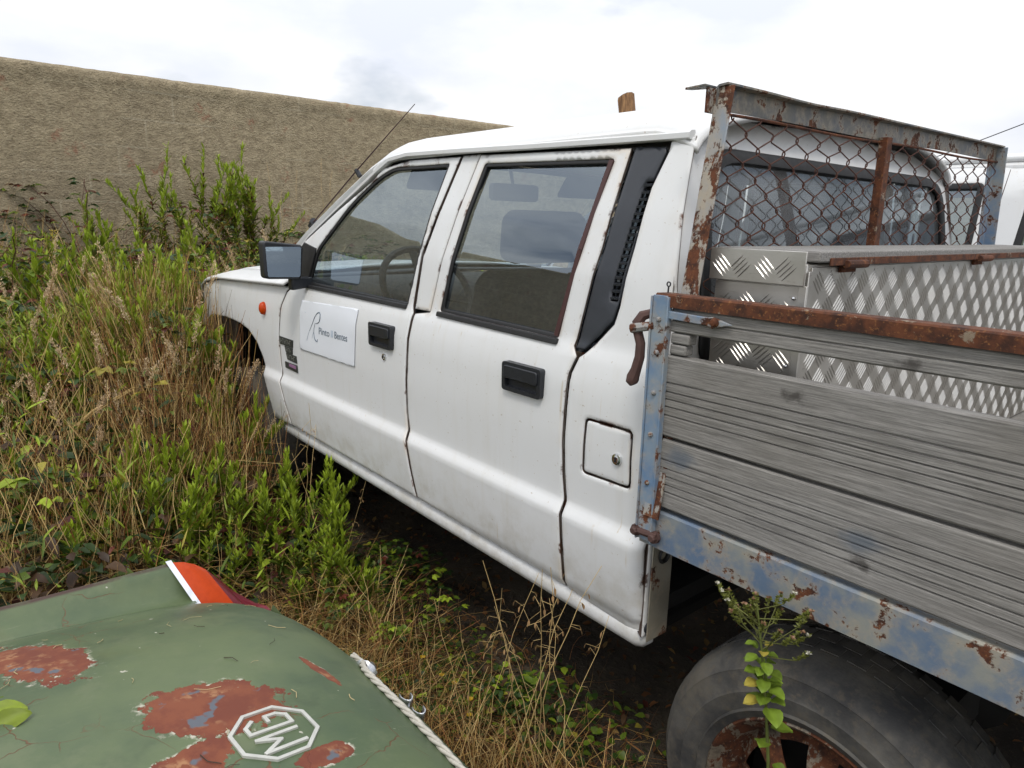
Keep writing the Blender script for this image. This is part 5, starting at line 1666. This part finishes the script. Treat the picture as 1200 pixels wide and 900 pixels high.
# ---- individual plants -------------------------------------------------
def curve(h, lean, a, K=9, wob=.012):
    t = np.linspace(0, 1, K)
    P = np.stack([math.cos(a)*lean*t**1.6, math.sin(a)*lean*t**1.6, h*t], 1)
    P[1:] += nr.normal(0, wob, (K-1, 3))*[1, 1, .2]
    return P
def along(P, t):
    K = len(P)-1; f = np.clip(t, 0, .9999)*K; i = f.astype(int); q = (f-i)[:, None]
    return P[i]*(1-q)+P[i+1]*q
def fleabane_meshes(h, dens=150, dead=.25, branch=2, lsize=1.0, light=1.0):
    """upright leafy weed: stalk mesh, leaf mesh"""
    st, lf = Veg(), Veg()
    a = rnd.uniform(0, 6.28)
    stalks = [(curve(h, h*rnd.uniform(.03, .16), a), np.zeros(3), 1.)]
    for b in range(branch):
        t0 = rnd.uniform(.25, .6); o = along(stalks[0][0], np.array([t0]))[0]
        hh = h*(1-t0)*rnd.uniform(.6, .95)
        stalks.append((curve(hh, hh*rnd.uniform(.2, .5), rnd.uniform(0, 6.28))+o, o, .6))
    for P, o, k in stalks:
        st.stems(P[None], np.array([.0032*k+.001]), np.array([.0010]), np.array([.10,.13,.045]))
        hh = np.linalg.norm(P[-1]-P[0])
        n = int(dens*hh)+14
        t = np.sort(nr.random(n)**.8); t[-8:] = nr.uniform(.93, 1, 8)
        B = along(P, t); ang = np.arange(n)*2.4+nr.normal(0, .3, n)
        el = .55+.75*t+nr.normal(0, .12, n)
        d = np.stack([np.cos(ang)*np.cos(el), np.sin(ang)*np.cos(el), np.sin(el)], 1)
        L_ = (.062*(1-.55*t**2)+.006)*lsize*nr.uniform(.7, 1.2, n)
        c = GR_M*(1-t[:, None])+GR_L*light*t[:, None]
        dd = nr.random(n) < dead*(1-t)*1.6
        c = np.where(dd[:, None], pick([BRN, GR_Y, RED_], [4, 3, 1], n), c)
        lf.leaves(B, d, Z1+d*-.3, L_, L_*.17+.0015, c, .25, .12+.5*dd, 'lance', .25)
    return st, lf
def make_plant(name, st, lf, mat2=None):
    so = st.build('stem', MT['straw']); lo_ = lf.build('foliage', mat2 or MT['leaf'])
    so.name = 'stem'; me1, me2 = so.data, lo_.data
    bpy.data.objects.remove(so); bpy.data.objects.remove(lo_)
    return me1, me2
def put(name, meshes, loc, rz, label, cat, group=None, scale=1., tilt=0.):
    r = thing(name, label, cat, loc, rz, group)
    r.rotation_euler = (tilt, 0, rz)
    r.scale = (scale,)*3
    for nm, me in zip(('stem', 'foliage', 'flower'), meshes):
        link(bpy.data.objects.new(nm, me), r)
    return r
FB = [make_plant('fleabane', *fleabane_meshes(h, 190, .22, b, 1.15, 1.1)) for h, b in ((.62,1),(.55,2),(.70,1),(.48,2),(.60,0),(.52,3))]
FT = [make_plant('fleabane', *fleabane_meshes(h, 140, .60, b, 1.25, 1.1)) for h, b in ((.95,4),(1.0,3),(.9,5))]
# tall ones standing out against the wall: (y, top z, size, wording)
for i, (yy, zt, k, lab) in enumerate([
    (.44, 1.86, 1, 'tall pale green fleabane against the wall, left half of the forked pair'),
    (.72, 1.97, 1, 'tallest green fleabane leaning right against the wall'),
    (.80, 1.76, 2, 'short thin fleabane just right of the tallest one by the wall'),
    (.97, 1.67, 0, 'bushy fleabane by the wall, left of the one nearest the mirror'),
    (1.13, 1.92, 2, 'tall bushy fleabane against the wall above the door mirror'),
    (1.22, 1.62, 1, 'lower fleabane by the wall just above the truck bonnet'),
    (-.03, 1.50, 0, 'dull green fleabane by the wall left of the forked pair'),
    (-.75, 1.45, 2, 'green fleabane at the far left edge below the wall'),
    (.60, 1.66, 2, 'leafy fleabane filling the fork of the pair by the wall'), (1.05, 1.80, 1, 'slender fleabane among the bushy ones above the mirror'), (.30, 1.58, 0, 'olive fleabane at the foot of the wall left of the forked pair'), (.88, 1.60, 0, 'yellowing fleabane between the tallest one and the bushy ones')]):
    zb = float(ground_z(-4.72, yy))+.35
    hh = {0: .95, 1: 1.0, 2: .9}[k]
    put('fleabane_plant', FT[k], (-4.72, yy-.05, zb), i*1.7, lab, 'weed', 'fleabane plants along the wall', (zt-zb)/hh, (.10 if i in (0,) else -.16 if i == 1 else .04))
# mid-height ones in the weed bed
spots = [(-1.40,-.51,.62),(-1.45,-.42,.58),(-1.32,-.36,.52),(-1.38,-.27,.47),(-1.30,-.14,.45),(-1.46,-.13,.50),(-1.18,-.20,.38),(-1.12,-.33,.40),(-1.02,-.12,.34),(-1.25,-.48,.52),(-1.55,-.58,.60),(-1.50,-.70,.56),(-1.18,-.60,.46),(-1.62,-.33,.60),(-1.05,-.45,.42),(-.92,-.28,.30),(-1.7,-.9,.6),(-1.35,-.85,.5),(-1.56,-.20,.52),(-.95,-.60,.40),(-1.42,-.60,.60),(-1.33,-.44,.55),(-1.50,-.50,.62),(-1.28,-.28,.48),(-1.22,-.12,.40),(-1.10,-.22,.36),(-1.44,-.34,.56),(-1.52,-.30,.56),(-1.36,-.20,.46),(-1.60,-.46,.62),(-1.26,-.40,.50),(-1.16,-.48,.46),(-1.48,-.80,.55),(-.88,-.10,.30),(-1.00,-.34,.36),(-1.66,-.62,.62),(-.80,-.18,.26),(-1.58,-.76,.56),(-1.08,-.10,.40),(-1.02,-.09,.50),(-.94,-.10,.46),(-1.14,-.09,.54),(-.86,-.11,.42),(-1.22,-.09,.54),(-.98,-.20,.46),(-.78,-.10,.34),(-1.08,-.18,.50),(-.90,-.20,.40)]
for i, (xx, yy, h) in enumerate(spots):
    k = i % 6; hh = (.62,.55,.70,.48,.60,.52)[k]
    put('fleabane_plant', FB[k], (xx, yy, float(ground_z(xx, yy))), i*2.1, *(('fresh green fleabane close against the sill under the front door', 'weed', 'fleabane along the front door sill') if yy > -.24 else ('fresh green fleabane in the clump just beyond the orange tail lamp', 'weed', 'fleabane beyond the tail lamp')), h/hh)
for i in range(96):
    xx, yy = ((-1.85,-.13),(-1.95,-.16),(-2.07,-.13),(-1.78,-.14),(-2.62,-.13),(-2.72,-.16),(-2.85,-.14),(-2.95,-.20),(-2.50,-.16),(-3.05,-.15))[i] if i < 10 else [float(q[0]) for q in scatter(1, -4.2, -2.1, -1.3, .4, .05)]
    k = rnd.randrange(6); hh = (.62,.55,.70,.48,.60,.52)[k]
    zb = float(ground_z(xx, yy))+max(0, float(canopy(np.array([xx]), np.array([yy]))[0])-.62-.05)
    put('fleabane_plant', FB[k], (xx, yy, zb), rnd.uniform(0, 6.28), *(('green fleabane stem pressed against the front corner and wheel arch of the truck', 'weed', 'fleabane at the truck nose') if i < 10 else ('green fleabane stem in the far weeds just in front of the wall', 'weed', 'fleabane in the far weeds') if xx < -3.5 else ('green fleabane stem in the middle of the weed bed beyond the bent reed', 'weed', 'fleabane in the middle of the weed bed') if xx < -2.7 else ('green fleabane stem among the dry plume grass left of the front wheel', 'weed', 'fleabane among the plume grass')), (rnd.uniform(.62,.80) if i < 4 or i > 9 else rnd.uniform(.76,.86))/hh)
# yellow flowering spike at the left edge
st, lf = fleabane_meshes(.5, 140, .2, 1); fl = Veg()
n = 220; t = nr.uniform(.55, 1, n); P = curve(.5, .03, 1.)
fl.tiny(np.stack([nr.normal(0,.014,n), nr.normal(0,.014,n), .5*t], 1), rdir(n, .6), Z1+nr.normal(0,.5,(n,3)), .010, .007, np.array([.55,.42,.03]))
m1, m2 = make_plant('goldenrod', st, lf); fo = fl.build('flower', MT['leaf']); m3 = fo.data; bpy.data.objects.remove(fo)
put('goldenrod_plant', (m1, m2, m3), (-4.3, -.40, .85), 0, 'yellow flowering spike in the weeds at the left edge below the wall', 'weed', scale=.85)

# ---- brambles: arching canes with three-part leaves
def bramble(n_cane, ln, h, cols, wts, lsz=1.):
    st, lf = Veg(), Veg()
    for c in range(n_cane):
        a = rnd.uniform(0, 6.28); K = 12; t = np.linspace(0, 1, K)
        l_ = ln*rnd.uniform(.6, 1.1); hh = h*rnd.uniform(.75, 1.1)
        P = np.stack([math.cos(a)*l_*t, math.sin(a)*l_*t, hh*np.sin(t*2.2)/.95*.95], 1); P[1:] += nr.normal(0, .015, (K-1, 3))
        st.stems(P[None], np.array([.0045]), np.array([.0015]), np.array([.10,.045,.03]))
        n = int(l_*22)+6; tt = np.linspace(.12, 1, n); B = along(P, tt)
        ang = a+np.where(np.arange(n) % 2, 1, -1)*nr.uniform(.6, 1.5, n)
        d = np.stack([np.cos(ang), np.sin(ang), nr.uniform(-.1, .5, n)], 1)
        tip = B+d*.05
        cl = pick(cols, wts, n)
        st.stems(np.stack([B, tip], 1), .001, .0008, np.array([.10,.07,.03]))
        for q in (-.95, 0, .95):
            d2 = np.stack([np.cos(ang+q), np.sin(ang+q), d[:, 2]*.6], 1)
            s_ = nr.uniform(.045, .070, n)*lsz*(1 if q == 0 else .85)
            lf.leaves(tip, d2, Z1+nr.normal(0, .25, (n, 3)), s_, s_*.62, cl, .18, .3, 'ovate', .3)
    return st, lf
BR = [make_plant('bramble', *bramble(7, .75, .70, [GR_D, GR_M, RED_, GR_Y], [5, 4, 1.2, .6])), make_plant('bramble', *bramble(6, .9, .8, [GR_D, GR_M, RED_, BRN], [4, 3, 2, 1])), make_plant('bramble', *bramble(8, .6, .6, [GR_M, GR_L, GR_D], [4, 3, 3]))]
for i, (xx, yy, dz, k, lab) in enumerate([
    (-4.75,-.10,.55,1,'dark bramble bush climbing the wall left of the forked fleabane'), (-4.7,.75,.40,0,'bramble bush at the foot of the wall below the tallest fleabane'), (-4.6,1.5,.40,0,'bramble at the wall foot just behind the truck bonnet'),
    (-4.6,-.9,.45,2,'bramble at the far left by the wall'), (-4.0,.3,.40,0,'dark bramble mound in front of the wall'), (-3.7,-.7,.35,1,'reddish bramble mound in the left of the weed bed'),
    (-3.5,.6,.35,0,'bramble spreading in front of the truck bonnet'), (-3.0,-.6,.28,2,'leafy green bramble mound left of the front wheel'), (-2.4,-.95,.15,0,'bramble at the left edge beyond the dry grass'), (-1.9,-1.1,.05,2,'low bramble behind the green car fin'),
    (-3.35,-.1,.32,1,'bramble against the front corner of the truck'), (-2.80,-.30,.36,0,'bramble pressing against the front fender ahead of the wheel arch')]):
    put('bramble_bush', BR[k], (xx, yy, float(ground_z(xx, yy))+dz-.1), i*1.3, lab, 'bramble', 'bramble bushes')
# low bramble runner under the sill
put('bramble_bush', BR[2], (-.72, .02, -.05), .6, 'low dark bramble runner in the shade under the truck sill', 'bramble', scale=.42)
put('bramble_bush', BR[0], (-1.08, -.02, -.08), 2.6, 'small dark bramble below the front door sill', 'bramble', scale=.45)

# ---- plume grasses
def plume(h, n_st, seed_len=.11, spread=.18, thick=.014, colr=STR, scol=(.60,.46,.29)):
    st, hd = Veg(), Veg()
    for k in range(n_st):
        a = rnd.uniform(0, 6.28); hh = h*rnd.uniform(.75, 1.1)
        P = curve(hh, spread*rnd.uniform(.3, 1.4), a, 8, .006)
        P[-1, 2] -= hh*.03; P[-2, 2] -= hh*.005
        st.stems(P[None], np.array([.0016]), np.array([.0008]), colr)
        n = 130; tt = 1-nr.random(n)*seed_len/hh*rnd.uniform(.8, 1.3)
        B = along(P, tt)+nr.normal(0, thick*.30, (n, 3))
        d = rdir(n, 1.2)
        hd.tiny(B, d, nr.normal(0, 1, (n, 3)), nr.uniform(.007,.013,n), nr.uniform(.002,.004,n), np.array(scol), .35)
        # two leaf blades
        bb = curve(hh*.55, .16, rnd.uniform(0, 6.28), 6)
        st.blades(bb[None]+P[1], np.array([.004]), colr*.9)
    return st, hd
PG = [make_plant('plume_grass', *plume(.85, 5)[:2], MT['straw']), make_plant('plume_grass', *plume(.95, 4, .13, .30), MT['straw']), make_plant('plume_grass', *plume(.75, 6, .09, .18, .011, STR2, (.52,.37,.22)), MT['straw'])]
for i in range(46):
    xx, yy = [float(q[0]) for q in ((np.array([(-2.55,-2.75,-2.62,-2.9)[i]]), np.array([(-.14,-.2,-.3,-.16)[i]])) if i < 4 else scatter(1, -3.3, -1.6, -1.25, -.16, .04) if i < 38 else scatter(1, -4.3, -3.2, -1.2, 1.0, .05))]
    k = i % 3; hh = (.85,.95,.75)[k]
    ht = float(canopy(np.array([xx]), np.array([yy]))[0])+rnd.uniform(.02, .16)
    put('plume_grass', PG[k], (xx, yy, float(ground_z(xx, yy))), rnd.uniform(0, 6.28), 'dry grass tuft with soft seed plumes rising from the weed bed', 'grass tuft', 'plume grasses in the weed bed', max(.5, ht/hh))
# tall thin straw stalks by the wall
for yy, zt, lab in ((1.25,1.88,'tall thin dry stalk against the wall left of the aerial base'), (1.38,1.76,'shorter thin dry stalk against the wall beside the taller one'), (1.68,1.99,'single straight dry stalk against the wall next to the aerial')):
    st, hd = plume(1.2, 2, .30, .06, .010)
    put('dry_stalk', make_plant('dry_stalk', st, hd, MT['straw']), (-4.7, yy, zt-1.2), yy, lab, 'grass stalk')
# wild oat stems between the green car and the truck
def oat(h, spread, n_st=2):
    st, hd = Veg(), Veg()
    for k in range(n_st):
        P = curve(h*rnd.uniform(.8, 1), spread*rnd.uniform(.4, 1.3), rnd.uniform(0, 6.28), 9, .004)
        st.stems(P[None], np.array([.0017]), np.array([.0006]), STR)
        n = 7; tt = nr.uniform(.62, 1, n); B = along(P, tt); d = rdir(n, .1); tip = B+d*nr.uniform(.01, .035, (n, 1))-Z1*.008
        st.stems(np.stack([B, tip], 1), .0005, .0004, STR)
        hd.leaves(tip, d*.3-Z1, d, nr.uniform(.012,.018,n), .0045, np.array([.36,.22,.10]), .3, .0, 'ovate')
        for q in range(3):
            bb = curve(h*.4, .12, rnd.uniform(0, 6.28), 6); st.blades(bb[None]+P[0], np.array([.003]), STR2)
    return st, hd
OT = [make_plant('oat', *oat(.72, .12, 3), MT['straw']), make_plant('oat', *oat(.62, .2, 2), MT['straw']), make_plant('oat', *oat(.8, .16, 2), MT['straw'])]
for i, (xx, yy, s_, k, lab) in enumerate([(.10,-.13,1.0,0,'tall oat grass in front of the gap between rear door and quarter panel'), (.02,-.16,.98,1,'oat grass stem left of the tallest one by the rear door'), (.22,-.14,.85,1,'bent oat grass leaning towards the rear wheel'), (.16,-.20,.8,2,'oat grass stem in front of the cab rear corner'), (-.05,-.20,.85,0,'thin oat grass before the rear door sill'), (-.30,-.18,.6,1,'short oat grass below the rear door'), (-.95,-.12,.75,2,'oat grass stem crossing the front door sill'), (-1.25,-.10,.9,2,'long oat grass stem in front of the front door bottom'), (.40,-.24,.65,1,'short oat grass just left of the rear tyre'), (.06,-.27,.7,2,'pale oat grass nearest the rope end')]):
    put('oat_grass', OT[k], (xx, yy, 0), i*1.9, lab, 'grass stem', 'oat grasses by the truck', s_*1.16)
# arching dry reed
st, hd = Veg(), Veg()
P = np.array([(-2.0,-.80,.0),(-2.0,-.79,.30),(-2.0,-.75,.52),(-2.0,-.62,.63),(-2.0,-.48,.70),(-2.0,-.38,.715),(-2.0,-.30,.69),(-2.0,-.24,.62)])
for q in range(5): st.stems((P+nr.normal(0, .006, P.shape))[None], np.array([.0035]), np.array([.002]), STR)
n = 260; B = along(P, nr.uniform(.72, 1, n)); hd.leaves(B, nr.normal(0, .25, (n, 3))-Z1*.8, nr.normal(0, 1, (n, 3)), nr.uniform(.04,.16,n), .0022, STR, .1, .1, 'needle')
put('bent_reed', make_plant('bent_reed', st, hd, MT['straw']), (0, 0, 0), 0, 'thick bent straw reed arching over the dry grass, its head hanging down', 'reed')
# small yellow wildflowers
n = 9; aa = np.arange(n)*.7; q = Veg()
q.leaves(np.zeros((n, 3)), np.stack([np.cos(aa), np.sin(aa), .6+0*aa], 1), np.repeat(Z1[None], n, 0), .011, .007, np.array([.55,.34,.015]), .1, .1, 'ovate')
fo = q.build('flower', MT['leaf']); wfl = fo.data; bpy.data.objects.remove(fo)
for i, (xx, yy, lab) in enumerate([(-.24,-.03,'yellow wildflower tuft on the ground below the rear door'), (-.42,-.05,'small yellow wildflower tuft beside the rope bracket')]):
    ft, flv = Veg(), Veg(); tips = []
    for k in range(3):
        P = curve(rnd.uniform(.08, .14), .05, rnd.uniform(0, 6.28), 5); ft.stems(P[None], .0012, .0008, GR_M); tips.append(P[-1])
        n = 12; flv.leaves(along(P, nr.random(n)), rdir(n, .4), Z1+nr.normal(0,.2,(n,3)), .016, .008, GR_M, .2, .2, 'ovate')
    r = put('wildflower', make_plant('wildflower', ft, flv), (xx, yy, 0), i*2, lab, 'wildflower', 'yellow wildflowers')
    for p in tips:
        fo = bpy.data.objects.new('flower', wfl); fo.location = p; link(fo, r)

# ---- the leafy plant in front of the rear tyre, leaf by leaf
root = thing('cress_plant', 'bright green round leaved plant with seed spikes in front of the rear tyre', 'plant', (.665, -.15, 0))
P = np.array([(.665,-.15,0),(.660,-.15,.25),(.650,-.152,.45),(.638,-.15,.58),(.622,-.15,.68),(.606,-.15,.76),(.590,-.15,.83)])
v_ = Veg(); v_.stems(P[None], np.array([.0042]), np.array([.0018]), np.array([.16,.19,.05])); so = v_.build('stem', MT['leaf'], root)
def one_leaf(base, d, up, ln, wd, colr, name='leaf', parent=None):
    K = 7; base, d, up = np.array(base), nrmz(np.array(d)), np.array(up)
    sd_ = nrmz(np.cross(d, up)); nm = np.cross(sd_, d)
    V = []; C = []
    for i in range(K):
        t = i/(K-1); wv = wd*.5*math.sin(math.pi*min(1, t*.93+.05))**.75
        c = base+d*ln*t-Z1*ln*.25*t*t
        for q in (-1, -.5, 0, .5, 1):
            V.append(c+sd_*wv*q+nm*(abs(q)*wv*.35+math.sin(t*9+q*2)*wd*.04)); C.append(np.array(colr)*(1.15 if q == 0 else rnd.uniform(.8, 1.1)))
    F = [(i*5+j, i*5+j+1, i*5+j+6) for i in range(K-1) for j in range(4)]+[(i*5+j, i*5+j+6, i*5+j+5) for i in range(K-1) for j in range(4)]
    q = Veg(); q.add(np.array(V), np.array(F), np.array(C)); return q.build(name, MT['leaf'], parent)
GL2 = np.array([.19,.28,.03])
for i in range(34):
    t = .62+.24*(i/34) if i > 3 else .5+.03*i
    b = along(P, np.array([t]))[0]
    a = i*2.4+rnd.uniform(-.3, .3); s_ = rnd.uniform(.024, .036)*(1-.55*max(0, t-.68)/.2)
    cl = GL2*rnd.uniform(.6, 1.1) if rnd.random() > .14 else np.array([.42,.34,.06])
    one_leaf(b+np.array([math.cos(a), math.sin(a), 0])*.008, (math.cos(a), math.sin(a), rnd.uniform(-.1, .5)), (0, 0, 1), s_, s_*.85, cl, 'leaf', root)
for i in range(22):                                   # seed spikes
    t = rnd.uniform(.80, 1); b = along(P, np.array([t]))[0]
    a = i*2.4; rr = rnd.uniform(.03, .06)
    e = b+np.array([math.cos(a)*rr, math.sin(a)*rr*.7, rnd.uniform(.005, .05)])
    e2 = e+np.array([math.cos(a)*.018, math.sin(a)*.012, .022])
    q = Veg(); q.stems(np.stack([b, e, e2])[None], .0012, .001, np.array([.17,.18,.05]))
    n = 46; tt = nr.uniform(.0, 1, n)[:, None]; B = e*(1-tt)+e2*tt
    q.tiny(B, rdir(n, .4), nr.normal(0, 1, (n, 3)), .0068, .0035, np.array([.15,.165,.03]), .3)
    n = 10; q.tiny(np.repeat(e2[None], n, 0), rdir(n, .3), nr.normal(0, 1, (n, 3)), .005, .004, np.array([.62,.6,.5]) if i % 4 == 0 else np.array([.30,.17,.10]))
    q.build('seed_spike', MT['leaf'], root)
for ch in root.children: ch.matrix_parent_inverse = Matrix.Translation(-root.location)
# stray leaf sprig on the boot lid at the left edge
root = thing('leaf_sprig', 'curled green leaf sprig resting on the green boot lid at the left edge', 'leaf', (.13, -1.06, .78))
one_leaf((.10,-1.085,.785), (.3,.9,.25), (.3,-.2,1), .045, .026, GR_L*.8, 'leaf', root)
one_leaf((.13,-1.085,.780), (.1,.9,.5), (.6,-.2,1), .050, .030, GR_L*.6, 'leaf', root)
one_leaf((.085,-1.10,.782), (-.3,.9,.4), (-.3,-.3,1), .04, .022, GR_M, 'leaf', root)
for ch in root.children: ch.matrix_parent_inverse = Matrix.Translation(-root.location)
